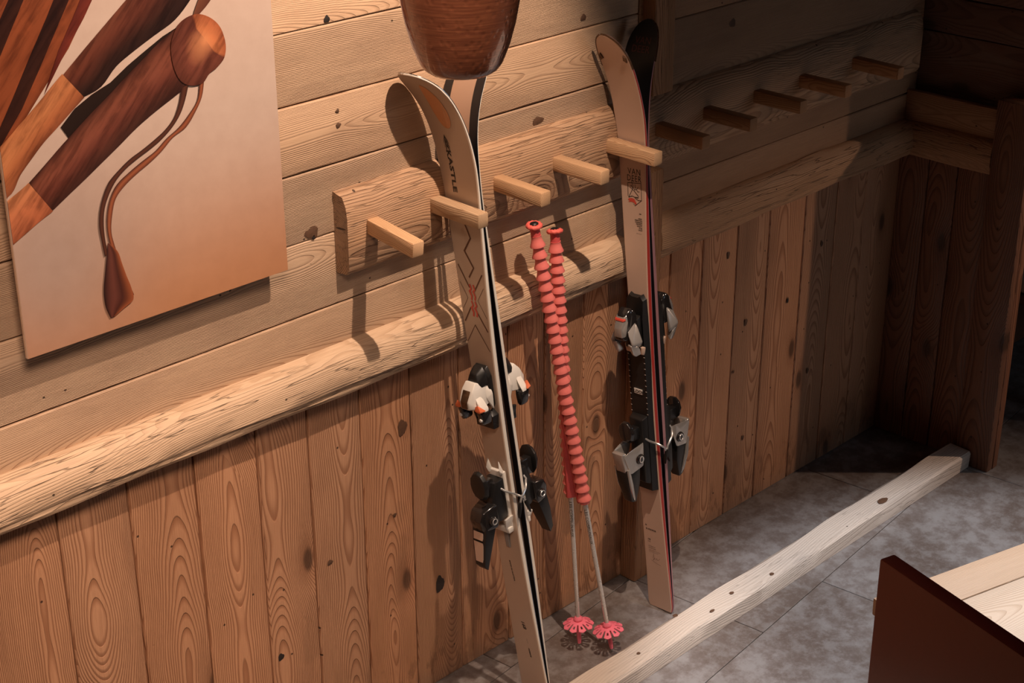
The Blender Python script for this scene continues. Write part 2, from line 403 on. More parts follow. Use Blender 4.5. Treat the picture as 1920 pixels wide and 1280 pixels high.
for a, b in ((0.0, -0.11), (-0.11, -0.215), (-0.215, -0.335)):
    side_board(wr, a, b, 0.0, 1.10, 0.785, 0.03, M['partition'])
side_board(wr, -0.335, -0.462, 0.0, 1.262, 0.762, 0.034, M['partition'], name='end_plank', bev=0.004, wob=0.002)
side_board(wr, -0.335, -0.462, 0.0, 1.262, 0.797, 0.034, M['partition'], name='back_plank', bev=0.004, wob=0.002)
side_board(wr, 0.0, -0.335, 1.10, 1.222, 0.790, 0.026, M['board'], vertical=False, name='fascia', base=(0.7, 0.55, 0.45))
# ledge beam of the partition
prof = ledge_prof(0.034, 1.012, 1.122)
me = mesh_of(prism_bm(prof, 0.0, 0.335, 6, 0.003), 'ledge_beam', 40)
for v in me.vertices: v.co = (v.co.x - 0.1675, v.co.z - 1.067, -v.co.y)
o = link('ledge_beam', me, [M['ledge']]); o.matrix_world = Matrix.Translation((0.796, -0.1675, 1.067)) @ Matrix(((0, 0, -1), (-1, 0, 0), (0, 1, 0))).to_4x4()
o.parent = wr; o.matrix_parent_inverse = wr.matrix_basis.inverted(); o.color = (0.7, 0.55, 0.45, 1)
# upper wall over the partition
wu = empty('wall_right_upper', (0.87, -0.2, 1.2)); tag(wu, kind='structure')
for a, b in ((1.225, 1.41), (1.41, 1.525), (1.525, 1.72), (1.72, 1.90), (1.90, 2.10), (2.10, 2.32), (2.32, 2.55), (2.55, 2.80), (2.80, 3.05), (3.05, 3.29)):
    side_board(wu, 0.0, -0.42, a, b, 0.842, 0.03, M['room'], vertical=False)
tag(link('trim_5', mesh_of(box_bm(0.05, 0.42, 0.03, 0.003), 'trim_5', 30), [M['room']], loc=(0.868, -0.21, 1.213)), kind='structure')

# ---- rest of the room shell
def shell(name, size, loc, mat):
    o = link(name, mesh_of(box_bm(*size), name, 0), [mat], loc=loc); return tag(o, kind='structure')
shell('ceiling', (8.6, 5.2, 0.1), (-0.8, -2.4, 3.35), M['room'])
shell('wall_left', (0.1, 5.2, 3.3), (-5.0, -2.4, 1.65), M['room'])
shell('wall_far_right', (0.1, 5.2, 3.3), (3.5, -2.4, 1.65), M['room'])
shell('wall_front', (8.6, 0.1, 3.3), (-0.8, -5.0, 1.65), M['room'])

# ================================================================== FLOOR CURB
cb = prism_bm([(-0.395, 0.0), (-0.398, 0.052), (-0.393, 0.060), (-0.320, 0.063), (-0.306, 0.050), (-0.304, 0.0)], -4.2, 0.755, 90, 0.0)
for v in cb.verts:
    if v.co.z > 0.01: v.co.z += 0.0015 * math.sin(v.co.x * 9) + 0.0012 * math.sin(v.co.x * 23)
    if v.co.z > 0.055: v.co.y += 0.004 * math.sin(v.co.x * 11 + 1) * (1 if v.co.y > -0.35 else 0.6)
me = mesh_of(cb, 'floor_beam', 30)
for v in me.vertices: v.co = (v.co.x + 1.7, v.co.y + 0.35, v.co.z - 0.03)
curb = link('floor_beam', me, [M['curb']], loc=(-1.7, -0.35, 0.031))
for kx, ky, ra, rb_ in ((0.265, -0.373, 0.024, 0.012), (-0.322, -0.378, 0.008, 0.006), (-0.49, -0.36, 0.008, 0.006), (-0.598, -0.375, 0.01, 0.005), (-0.69, -0.316, 0.009, 0.007), (-0.897, -0.358, 0.006, 0.005)):
    bm = bmesh.new(); n = 12; vo = [bm.verts.new((ra * (1 + 0.12 * math.sin(3 * a + kx * 9)) * math.cos(a), rb_ * math.sin(a), 0)) for a in [2 * math.pi * q / n for q in range(n)]]
    vi = [bm.verts.new((v.co.x * 0.7, v.co.y * 0.7, 0.0007)) for v in vo]
    for q in range(n): bm.faces.new((vo[q], vo[(q + 1) % n], vi[(q + 1) % n], vi[q]))
    bm.faces.new(vi); bmesh.ops.recalc_face_normals(bm, faces=bm.faces[:])
    zz = 0.0625 + 0.0015 * math.sin(kx * 9) + 0.0012 * math.sin(kx * 23)
    o = link('knot', mesh_of(bm, 'knot', 60), [M['knot']], curb, loc=(kx + 1.7, ky + 0.35, zz + 0.0016 - 0.031))
tag(curb, 'long pale weathered timber curb lying on the grey floor in front of the skis', 'beam')

# ================================================================== SKI RACK
rack = empty('ski_rack', (-0.40, 0.0, 1.285))
tag(rack, 'rough wooden wall rail with protruding wooden pegs holding the skis', 'ski rack')
rp = [(0.0, 1.285), (-0.026, 1.285), (-0.036, 1.300), (-0.037, 1.42), (-0.033, 1.448), (-0.022, 1.470), (-0.010, 1.479), (0.0, 1.481)]
bmr = prism_bm(rp, -1.592, 0.79, 44, 0.0015)
# eased, slightly irregular left end
me = mesh_of(bmr, 'rail', 40)
for v in me.vertices:
    if v.co.x < -1.58 and v.co.y < -0.02: v.co.x += 0.008
    v.co = (v.co.x + 0.40, v.co.z - 1.383, -v.co.y)
o = link('rail', me, [M['rail']]); o.matrix_world = Matrix.Translation((-0.40, 0, 1.383)) @ Matrix(((1, 0, 0), (0, 0, -1), (0, 1, 0))).to_4x4()
o.parent = rack; o.matrix_parent_inverse = rack.matrix_basis.inverted()
bmp = box_bm(0.165, 0.034, 0.037, 0.0045, 2)
peg_me = mesh_of(bmp, 'peg', 40); peg_me.materials.append(M['peg'])
for i, (x, droop, yaw) in enumerate(((-1.527, 5.5, -1.5), (-1.331, 0.5, 0.5), (-1.121, 0.8, 0), (-0.911, 0.2, 0.5), (-0.709, 0.5, 0.5), (-0.514, 1, 0), (-0.311, 0, 0), (-0.084, 0, 0), (0.133, 0, 0), (0.404, 1, 0))):
    o = link('peg', peg_me)
    z = 1.388
    # local X points out of the wall
    Rm = Matrix(((0, 1, 0), (-1, 0, 0), (0, 0, 1))).to_4x4()
    Rm = Matrix.Rotation(math.radians(yaw), 4, 'Z') @ Matrix.Rotation(math.radians(droop), 4, 'X') @ Rm
    o.matrix_world = Matrix.Translation((x + 0.017, -0.034, z)) @ Rm @ Matrix.Translation((0.0815, 0, 0))
    o.parent = rack; o.matrix_parent_inverse = rack.matrix_basis.inverted()
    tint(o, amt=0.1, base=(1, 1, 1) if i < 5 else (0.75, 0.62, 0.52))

# ================================================================== PICTURE
PIC= [('stripe_orange',[(-2.47,1.776),(-2.339,1.834),(-2.24,1.939),(-2.154,2.056)],[(-2.421,2.098),(-2.404,2.096),(-2.387,2.093),(-2.37,2.09)]),('stripe_dark',[(-2.297,2.079),(-2.333,2.023),(-2.369,1.968),(-2.407,1.913)],[(-2.328,2.084),(-2.35,2.048),(-2.373,2.014),(-2.397,1.98)]),('stripe_dark',[(-2.204,2.064),(-2.253,1.991),(-2.301,1.919),(-2.35,1.847),(-2.409,1.784)],[(-2.237,2.069),(-2.278,2.004),(-2.321,1.94),(-2.363,1.875),(-2.408,1.813)]),('stripe_red',[(-2.154,2.056),(-2.201,1.99),(-2.253,1.927),(-2.302,1.863)],[(-2.182,2.06),(-2.221,1.999),(-2.262,1.939),(-2.296,1.875)]),('dark_strap',[(-2.276,1.795),(-2.242,1.824),(-2.203,1.843),(-2.159,1.858),(-2.119,1.882),(-2.077,1.903),(-2.033,1.924),(-1.986,1.94)],[(-2.259,1.765),(-2.224,1.782),(-2.188,1.798),(-2.149,1.81),(-2.114,1.828),(-2.08,1.849),(-2.041,1.862),(-1.999,1.873)]),('stick_a',[(-2.258,1.893),(-2.231,1.914),(-2.204,1.935),(-2.176,1.956),(-2.148,1.977),(-2.12,1.998),(-2.092,2.019),(-2.064,2.041)],[(-2.221,1.842),(-2.18,1.854),(-2.143,1.886),(-2.098,1.909),(-2.05,1.93),(-2.001,1.951),(-1.962,1.983),(-1.927,2.019)]),('tan_a',[(-2.26,1.895),(-2.285,1.876),(-2.31,1.856),(-2.335,1.837),(-2.36,1.819),(-2.385,1.8),(-2.411,1.783),(-2.439,1.769)],[(-2.219,1.841),(-2.251,1.819),(-2.283,1.796),(-2.315,1.774),(-2.344,1.749),(-2.372,1.723),(-2.394,1.693),(-2.43,1.679)]),('stick_b',[(-1.999,1.935),(-2.044,1.913),(-2.085,1.887),(-2.126,1.861),(-2.165,1.835),(-2.205,1.81),(-2.244,1.784),(-2.282,1.758),(-2.319,1.731),(-2.356,1.705)],[(-1.929,1.843),(-1.974,1.82),(-2.021,1.799),(-2.067,1.779),(-2.111,1.757),(-2.152,1.732),(-2.193,1.708),(-2.234,1.684),(-2.275,1.661),(-2.315,1.638)]),('tan_b',[(-2.357,1.705),(-2.378,1.694),(-2.4,1.684),(-2.421,1.675),(-2.443,1.666)],[(-2.314,1.637),(-2.345,1.624),(-2.375,1.609),(-2.405,1.594),(-2.434,1.578)]),('strap_r',[(-1.945,1.819),(-1.954,1.786),(-1.973,1.758),(-1.997,1.733),(-2.03,1.719),(-2.058,1.698),(-2.088,1.681),(-2.12,1.666),(-2.15,1.649),(-2.175,1.627),(-2.187,1.596),(-2.193,1.562),(-2.188,1.527),(-2.179,1.49),(-2.168,1.453),(-2.157,1.416)],[(-1.957,1.816),(-1.965,1.783),(-1.988,1.758),(-2.016,1.736),(-2.047,1.72),(-2.075,1.701),(-2.108,1.687),(-2.14,1.672),(-2.169,1.655),(-2.188,1.63),(-2.199,1.598),(-2.202,1.564),(-2.198,1.528),(-2.193,1.491),(-2.184,1.455),(-2.174,1.417)]),('strap_l',[(-1.983,1.818),(-1.994,1.789),(-2.009,1.762),(-2.03,1.74),(-2.056,1.722),(-2.085,1.708),(-2.115,1.696),(-2.144,1.682),(-2.169,1.664),(-2.188,1.641),(-2.202,1.614),(-2.208,1.584),(-2.209,1.552),(-2.206,1.519)],[(-2.001,1.814),(-2.01,1.785),(-2.025,1.758),(-2.049,1.738),(-2.077,1.723),(-2.106,1.71),(-2.136,1.698),(-2.163,1.682),(-2.187,1.664),(-2.203,1.639),(-2.214,1.611),(-2.219,1.58),(-2.217,1.548),(-2.214,1.516)]),('strap_tab',[(-2.201,1.54),(-2.184,1.518),(-2.177,1.49),(-2.17,1.462),(-2.162,1.434),(-2.16,1.407),(-2.183,1.395),(-2.207,1.384)],[(-2.205,1.541),(-2.209,1.52),(-2.214,1.498),(-2.219,1.476),(-2.224,1.454),(-2.226,1.431),(-2.224,1.408),(-2.216,1.384)]),('strap_top',[(-1.941,1.985),(-1.95,1.97),(-1.958,1.955)],[(-1.91,1.98),(-1.928,1.964),(-1.947,1.951)])]
KNOB= [(-2.006,1.928),(-1.992,1.944),(-1.969,1.953),(-1.944,1.953),(-1.916,1.939),(-1.896,1.916),(-1.887,1.882),(-1.893,1.855),(-1.912,1.839),(-1.932,1.83),(-1.95,1.814),(-1.979,1.815),(-2.003,1.831),(-2.016,1.865),(-2.017,1.903),(-1.947,1.89)]
s = NT('printed_picture'); vc = s.n('ShaderNodeVertexColor', layer_name='ink')
tc = s.n('ShaderNodeTexCoord'); nz = s.noise(tc.outputs['Object'], 22.0, 5.0, 0.6)
cc = s.mix(s.madd(nz, 0.5, -0.02), vc.outputs[0], s.mix(1.0, vc.outputs[0], (0.62, 0.55, 0.5), 'MULTIPLY'))
s.set(Base_Color=cc, Roughness=0.30); s.b.inputs['Coat Weight'].default_value = 0.25; s.b.inputs['Coat Roughness'].default_value = 0.12
M['print'] = s.m
s = NT('printed_wood_figure'); vc = s.n('ShaderNodeVertexColor', layer_name='ink'); tc = s.n('ShaderNodeTexCoord')
sp = s.n('ShaderNodeSeparateXYZ'); s.put(sp.inputs[0], tc.outputs['Object'])
al = s.add(s.mul(sp.outputs[0], 0.69), s.mul(sp.outputs[2], 0.72)); ac = s.sub(s.mul(sp.outputs[2], 0.69), s.mul(sp.outputs[0], 0.72))
n1 = s.noise(s.xyz(s.mul(al, 7.0), s.mul(ac, 55.0), 0.0), 1.0, 5.0, 0.65); n2 = s.noise(tc.outputs['Object'], 16.0, 4.0, 0.6)
cc = s.mix(s.mul(s.step(n1, 0.40, 0.66), 0.75), vc.outputs[0], s.mix(1.0, vc.outputs[0], (0.36, 0.30, 0.28), 'MULTIPLY'))
cc = s.mix(s.mul(s.step(n2, 0.5, 0.72), 0.5), cc, s.mix(1.0, vc.outputs[0], (1.3, 1.25, 1.2), 'MULTIPLY'))
s.set(Base_Color=cc, Roughness=0.30); s.b.inputs['Coat Weight'].default_value = 0.25; s.b.inputs['Coat Roughness'].default_value = 0.12
M['print_wood'] = s.m
M['acryl'] = flat('picture_edge', (0.62, 0.42, 0.30), 0.25, coat=0.5)
X0, X1, Z0, Z1 = -2.406, -1.764, 1.354, 2.36
pic = empty('wall_picture', (0, -0.046, Z0)); pic.location = ((X0 + X1) / 2, -0.046, Z0)
tag(pic, 'large frameless wall picture of brown ski pole handles with a leather strap', 'picture')
def lin(c): return tuple(((v / 255) / 12.92 if v / 255 <= 0.04045 else ((v / 255 + 0.055) / 1.055) ** 2.4) for v in c)
def ink_mesh(name, verts, faces, cols, y):
    me = D.meshes.new(name); me.from_pydata([(v[0] - pic.location.x, y, v[1] - Z0) for v in verts], [], faces)
    ca = me.color_attributes.new('ink', 'FLOAT_COLOR', 'POINT')
    for i, c in enumerate(cols): ca.data[i].color = (*c, 1)
    me.materials.append(M['print_wood' if ('stick' in name or 'tan' in name or 'knob' in name or 'stripe' in name) else 'print']); o = D.objects.new(name, me); COL.objects.link(o); o.parent = pic
    return o
# panel body
me = mesh_of(box_bm(X1 - X0, 0.008, Z1 - Z0, 0.001), 'panel', 0)
o = link('panel', me, [M['acryl']], pic, loc=(0, 0.0042, (Z1 - Z0) / 2))
me = mesh_of(box_bm(X1 - X0 - 0.16, 0.030, Z1 - Z0 - 0.16, 0.001), 'standoff', 0)
o = link('backing_frame', me, [M['gap']], pic, loc=(0, 0.0245, (Z1 - Z0) / 2))
# background print
NX, NZ = 14, 20; verts = []; cols = []; faces = []
for j in range(NZ + 1):
    for i in range(NX + 1):
        u = i / NX; v = j / NZ
        verts.append((X0 + 0.001 + (X1 - X0 - 0.002) * u, Z0 + 0.001 + (Z1 - Z0 - 0.002) * v))
        top = lin((198, 174, 160)); bot = lin((184, 128, 90)); lm = lin((165, 143, 132))
        k = max(0, min(1, v / 0.42)); k = k * k * (3 - 2 * k)
        c = [b * (1 - k) + t * k for b, t in zip(bot, top)]
        g = math.exp(-((u - 0.12) / 0.33) ** 2 - ((v - 0.20) / 0.22) ** 2) * 0.9
        c = [a * (1 - g) + b * g for a, b in zip(c, lm)]
        cols.append(c)
for j in range(NZ):
    for i in range(NX):
        a = j * (NX + 1) + i; faces.append((a, a + 1, a + NX + 2, a + NX + 1))
ink_mesh('background', verts, faces, cols, -0.0006)
INK = {'stripe_orange': [(122, 62, 36), (128, 66, 38), (118, 58, 34)], 'stripe_dark': [(52, 26, 18), (44, 22, 16)], 'stripe_red': [(112, 46, 34), (86, 34, 26)],
       'dark_strap': [(38, 24, 18), (30, 18, 14)], 'stick_a': [(104, 58, 42), (98, 50, 36), (74, 38, 28), (46, 26, 20), (40, 22, 18)],  # first entry is the black strap printed between the two handles
       'tan_a': [(168, 104, 66), (182, 116, 74), (160, 94, 58), (120, 66, 42)], 'stick_b': [(62, 32, 24), (112, 62, 46), (120, 66, 50), (98, 50, 38), (76, 40, 30), (56, 30, 24)],
       'tan_b': [(188, 122, 82), (176, 104, 70), (150, 84, 56)], 'strap_r': [(92, 48, 32), (150, 84, 54), (58, 30, 24)], 'strap_l': [(60, 32, 24), (86, 48, 34), (52, 28, 22)],
       'strap_tab': [(150, 82, 50), (64, 32, 26), (104, 58, 48), (40, 22, 20)], 'strap_top': [(110, 66, 48), (90, 50, 38)]}
def clampv(p): return (min(max(p[0], X0 + 0.001), X1 - 0.001), min(max(p[1], Z0 + 0.001), Z1 - 0.001))
for n_, (nm, A, B) in enumerate(PIC):
    ramp = INK[nm]; K_ = len(ramp) * 2; verts = []; cols = []; faces = []
    # subdivide lengthwise with a smooth curve
    def dense(E):
        out = []
        for i in range(len(E) - 1):
            p0 = E[max(i - 1, 0)]; p1 = E[i]; p2 = E[i + 1]; p3 = E[min(i + 2, len(E) - 1)]
            for q in range(4):
                t = q / 4
                out.append(tuple(0.5 * ((2 * b) + (-a + c) * t + (2 * a - 5 * b + 4 * c - d) * t * t + (-a + 3 * b - 3 * c + d) * t ** 3) for a, b, c, d in zip(p0, p1, p2, p3)))
        out.append(E[-1]); return out
    Ad, Bd = (A, B) if nm.startswith('stripe') or nm == 'dark_strap' else (dense(A), dense(B))
    for a, b in zip(Ad, Bd):
        for k in range(K_ + 1):
            t = k / K_; f = t * (len(ramp) - 1); i = min(int(f), len(ramp) - 2); f -= i
            cols.append(tuple(x * (1 - f) + y * f for x, y in zip(lin(ramp[i]), lin(ramp[i + 1]))))
            verts.append(clampv((a[0] * (1 - t) + b[0] * t, a[1] * (1 - t) + b[1] * t)))
    for i in range(len(Ad) - 1):
        for k in range(K_):
            a = i * (K_ + 1) + k; faces.append((a, a + 1, a + K_ + 2, a + K_ + 1))
    ink_mesh('printed_' + nm, verts, faces, cols, -0.0009 - 0.00022 * n_)
kc = KNOB[-1]; r0 = KNOB[:-1]; ring = []
for i in range(len(r0)):
    p0, p1, p2, p3 = r0[i - 1], r0[i], r0[(i + 1) % len(r0)], r0[(i + 2) % len(r0)]
    for q in range(4):
        t = q / 4; ring.append(tuple(0.5 * ((2 * b) + (-a + c) * t + (2 * a - 5 * b + 4 * c - d) * t * t + (-a + 3 * b - 3 * c + d) * t ** 3) for a, b, c, d in zip(p0, p1, p2, p3)))
verts = [(kc[0] + 0.012, kc[1] + 0.01)]; cols = [lin((190, 124, 84))]; faces = []
nr = len(ring)
for f in (0.55, 1.0):
    for k, p in enumerate(ring):
        verts.append((kc[0] + (p[0] - kc[0]) * f, kc[1] + (p[1] - kc[1]) * f))
        right = p[0] > kc[0] - 0.01 and p[1] > kc[1] - 0.03
        cols.append(lin((186, 112, 72)) if (right and f < 1) else lin((160, 88, 56)) if right else lin((112, 60, 46)) if f < 1 else lin((92, 48, 36)))
for k in range(nr):
    k2 = (k + 1) % nr; faces.append((0, 1 + k, 1 + k2)); faces.append((1 + k, 1 + nr + k, 1 + nr + k2, 1 + k2))
ink_mesh('printed_knob', verts, faces, cols, -0.0040)
# ================================================================== SKIS
def smooth01(x): x = max(0.0, min(1.0, x)); return x * x * (3 - 2 * x)
class SkiShape:
    def __init__(s, L, s1, tipdeg, wt, ww, wl, th, camber, tipw_at, tip_round, power=1.5):
        s.L, s.s1, s.tip, s.wt, s.ww, s.wl, s.th, s.cam = L, s1, math.radians(tipdeg), wt, ww, wl, th, camber
        s.ta, s.tr, s.pw = tipw_at, tip_round, power
        s.N = 120; s.pts = []
        u, v = 0.0, 0.0; ds = L / s.N
        for i in range(s.N + 1):
            q = i * ds
            if q <= s1: u = q; v = camber * math.sin(math.pi * q / s1) ** 1.0 if q > 0 else 0.0; th_ = 0
            else:
                th_ = s.tip * ((q - s1) / (L - s1)) ** s.pw
                u += math.cos(th_) * ds; v += math.sin(th_) * ds
            s.pts.append((u, v))
    def width(s, q):
        L = s.L
        if q > s.ta + 0.0:
            m = s.wt
        else:
            mid = 0.78
            if q < mid: k = (mid - q) / mid; m = s.ww + (s.wl - s.ww) * k ** 1.9
            else: k = (q - mid) / (s.ta - mid); m = s.ww + (s.wt - s.ww) * k ** 1.9
        r0 = L - s.tr
        if q > r0: m = s.wt * max(0.0, 1 - ((q - r0) / s.tr) ** 2.3) ** 0.5
        if q < 0.02: m *= 0.90 + 0.10 * math.sqrt(max(0, q / 0.02))
        return m
    def frame(s, q):
        f = q / s.L * s.N; i = int(max(0, min(s.N - 1, f))); f -= i
        a, b = s.pts[i], s.pts[i + 1]
        p = (a[0] + (b[0] - a[0]) * f, a[1] + (b[1] - a[1]) * f)
        d = Vector((b[0] - a[0], b[1] - a[1])).normalized()
        return p, d
    def thick(s, q):
        return s.th * (0.42 + 0.58 * smooth01(q / 0.5) * (1 - 0.9 * smooth01((q - 1.0) / 0.55)))
    def at(s, t, w, q):
        """point t above the base at width w, arc length q -> local (t, w, s)"""
        p, d = s.frame(q); return Vector((p[1] + d.x * t, w, p[0] - d.y * t))
    def top(s, w, q, e=0.0005): return s.at(s.thick(q) + e, w, q)
def ski_body(sh, mats, border):
    """mats: top, sidewall, edge, base centre, base border"""
    bm = bmesh.new(); rings = []; fr = []
    qs = [sh.L * i / 110 for i in range(105)] + [sh.L * (1 - 0.045 * (1 - (k / 14)) ** 1.6) for k in range(1, 15)]
    for q in qs:
        W = max(sh.width(q) / 2, 0.002); th = sh.thick(q)
        sec = [(0.0, -W), (0.0018, -W), (th - 0.0016, -W + 0.0008), (th, -W + 0.0035), (th, W - 0.0035) if W > 0.0036 else (th, 0.0005), (th - 0.0016, W - 0.0008), (0.0018, W), (0.0, W), (0.0, W - border * W), (0.0, -W + border * W)]
        rings.append([bm.verts.new(sh.at(t, w, q)) for t, w in sec])
    mi = [2, 5 if len(mats) > 5 else 1, 0, 0, 0, 1, 2, 4, 3, 4]
    for A, B in zip(rings, rings[1:]):
        for k in range(10):
            f = bm.faces.new((A[k], B[k], B[(k + 1) % 10], A[(k + 1) % 10])); f.material_index = mi[k]
    f = bm.faces.new(list(rings[0])); f.material_index = 2
    f = bm.faces.new(list(reversed(rings[-1]))); f.material_index = 2
    bmesh.ops.recalc_face_normals(bm, faces=bm.faces[:])
    me = mesh_of(bm, 'ski_body', 30)
    for m in mats: me.materials.append(m)
    return me
def strip_mesh(sh, pts, wid, closed=False, lift=0.0006):
    """flat printed line on the top sheet following (w, s) points"""
    bm = bmesh.new(); P2 = [Vector(p) for p in pts]; L_, R_ = [], []
    for i, p in enumerate(P2):
        a = P2[max(i - 1, 0)]; b = P2[min(i + 1, len(P2) - 1)]
        d = (b - a).normalized(); n = Vector((-d.y, d.x))
        k = wid / 2
        if 0 < i < len(P2) - 1:
            d1 = (p - a).normalized(); c = abs(n.dot(Vector((-d1.y, d1.x)))); k = wid / 2 / max(c, 0.5)
        L_.append(bm.verts.new(sh.top(p.x + n.x * k, p.y + n.y * k, lift))); R_.append(bm.verts.new(sh.top(p.x - n.x * k, p.y - n.y * k, lift)))
    for i in range(len(P2) - 1): bm.faces.new((L_[i], L_[i + 1], R_[i + 1], R_[i]))
    return bm
def poly_bm(sh, pts, lift=0.0007, base=False):
    bm = bmesh.new(); vs = [bm.verts.new(sh.top(w, q, lift) if not base else sh.at(-lift, w, q)) for w, q in pts]
    f = bm.faces.new(vs); bmesh.ops.triangulate(bm, faces=[f]); return bm
def merge(bms):
    out = bmesh.new()
    for b in bms:
        me = D.meshes.new('tmp'); b.to_mesh(me); b.free(); out.from_mesh(me); D.meshes.remove(me)
    return out
def text_pts(string, size, shear=0.0, sx=1.0, spacing=1.0, bold=0.0):
    cu = D.curves.new('tmp_text', 'FONT'); cu.body = string; cu.size = size; cu.shear = shear; cu.space_character = spacing
    cu.resolution_u = 2; cu.offset = bold
    o = D.objects.new('tmp_text', cu); COL.objects.link(o)
    bpy.context.view_layer.update()
    me = o.evaluated_get(bpy.context.evaluated_depsgraph_get()).to_mesh()
    vs = [(v.co.x * sx, v.co.y) for v in me.vertices]; fs = [tuple(p.vertices) for p in me.polygons]
    o.evaluated_get(bpy.context.evaluated_depsgraph_get()).to_mesh_clear()
    D.objects.remove(o); D.curves.remove(cu)
    return vs, fs
def text_on(sh, string, size, w0, s0, rot=0.0, lift=0.0006, base=False, **kw):
    """lettering laid on the top sheet; rot 0 reads towards +w, -90 reads down the ski"""
    vs, fs = text_pts(string, size, **kw); c, s_ = math.cos(math.radians(rot)), math.sin(math.radians(rot))
    out = []
    for a, b in vs:
        w = w0 + a * c - b * s_; q = s0 + a * s_ + b * c
        out.append(sh.top(w, q, lift) if not base else sh.at(-lift, w, q))
    me = D.meshes.new('lettering'); me.from_pydata(out, [], fs)
    bm = bmesh.new(); bm.from_mesh(me); D.meshes.remove(me); return bm

M['ski_tan'] = flat('tan_topsheet', (0.56, 0.425, 0.325), 0.32, coat=0.35)
M['ski_tan2'] = flat('beige_topsheet', (0.60, 0.425, 0.33), 0.34, coat=0.3)
M['side_white'] = flat('white_sidewall', (0.74, 0.68, 0.60), 0.4)
M['steel'] = flat('steel', (0.62, 0.62, 0.62), 0.22, metal=1.0)
M['base_black'] = flat('black_base', (0.014, 0.013, 0.015), 0.35)
M['base_tan'] = flat('tan_base', (0.48, 0.31, 0.22), 0.35)
M['side_red'] = flat('red_sidewall', (0.36, 0.030, 0.022), 0.35)
M['side_pink'] = flat('mauve_edge', (0.34, 0.17, 0.19), 0.35)
M['black'] = flat('black_plastic', (0.012, 0.011, 0.011), 0.38, spec=0.5)
M['gloss_black'] = flat('gloss_black_plastic', (0.016, 0.014, 0.014), 0.14, coat=0.6)
M['white'] = flat('white_plastic', (0.76, 0.72, 0.66), 0.32, coat=0.2)
M['grey'] = flat('grey_plastic', (0.30, 0.28, 0.265), 0.33, coat=0.3)
M['silver'] = flat('silver_plastic', (0.50, 0.47, 0.44), 0.22, metal=0.55, coat=0.3)
M['orange'] = flat('orange_accent', (0.72, 0.16, 0.06), 0.4)
M['red'] = flat('red_accent', (0.62, 0.07, 0.045), 0.35)
M['bronze'] = flat('bronze_badge', (0.20, 0.11, 0.06), 0.28, metal=0.5, var=0.85, vscale=120)
M['ink'] = flat('black_ink', (0.022, 0.014, 0.011), 0.5)
M['ink_faint'] = flat('faint_ink', (0.20, 0.12, 0.085), 0.5)
M['ink_brown'] = flat('brown_ink', (0.13, 0.055, 0.028), 0.5)
M['ink_orange'] = flat('orange_ink', (0.72, 0.33, 0.15), 0.42, var=0.2, vscale=8)
M['ink_dim_red'] = flat('dim_red_ink', (0.16, 0.045, 0.045), 0.5)
M['chrome'] = flat('chrome', (0.8, 0.8, 0.8), 0.2, metal=0.7)
M['wire'] = flat('brake_wire', (0.72, 0.72, 0.72), 0.22, metal=0.75)

def sym(pts):       # mirror across the ski's centre line
    return pts + [(t, -w, s) for t, w, s in pts]
def add(parent, name, bm, mat, sharp=40):
    return link(name, mesh_of(bm, name, sharp), [mat], parent)
def blocky(ts, w0, w1, s0, s1):
    return [(t, w, s) for t in ts for w in (w0, w1) for s in (s0, s1)]
def ring_pts(c, r, n, axis='w', squash=1.0):
    out = []
    for k in range(n):
        a = 2 * math.pi * k / n; x, y = r * math.cos(a), r * squash * math.sin(a)
        out.append((c[0] + x, c[1], c[2] + y) if axis == 'w' else (c[0], c[1] + x, c[2] + y) if axis == 't' else (c[0] + x, c[1] + y, c[2]))
    return out

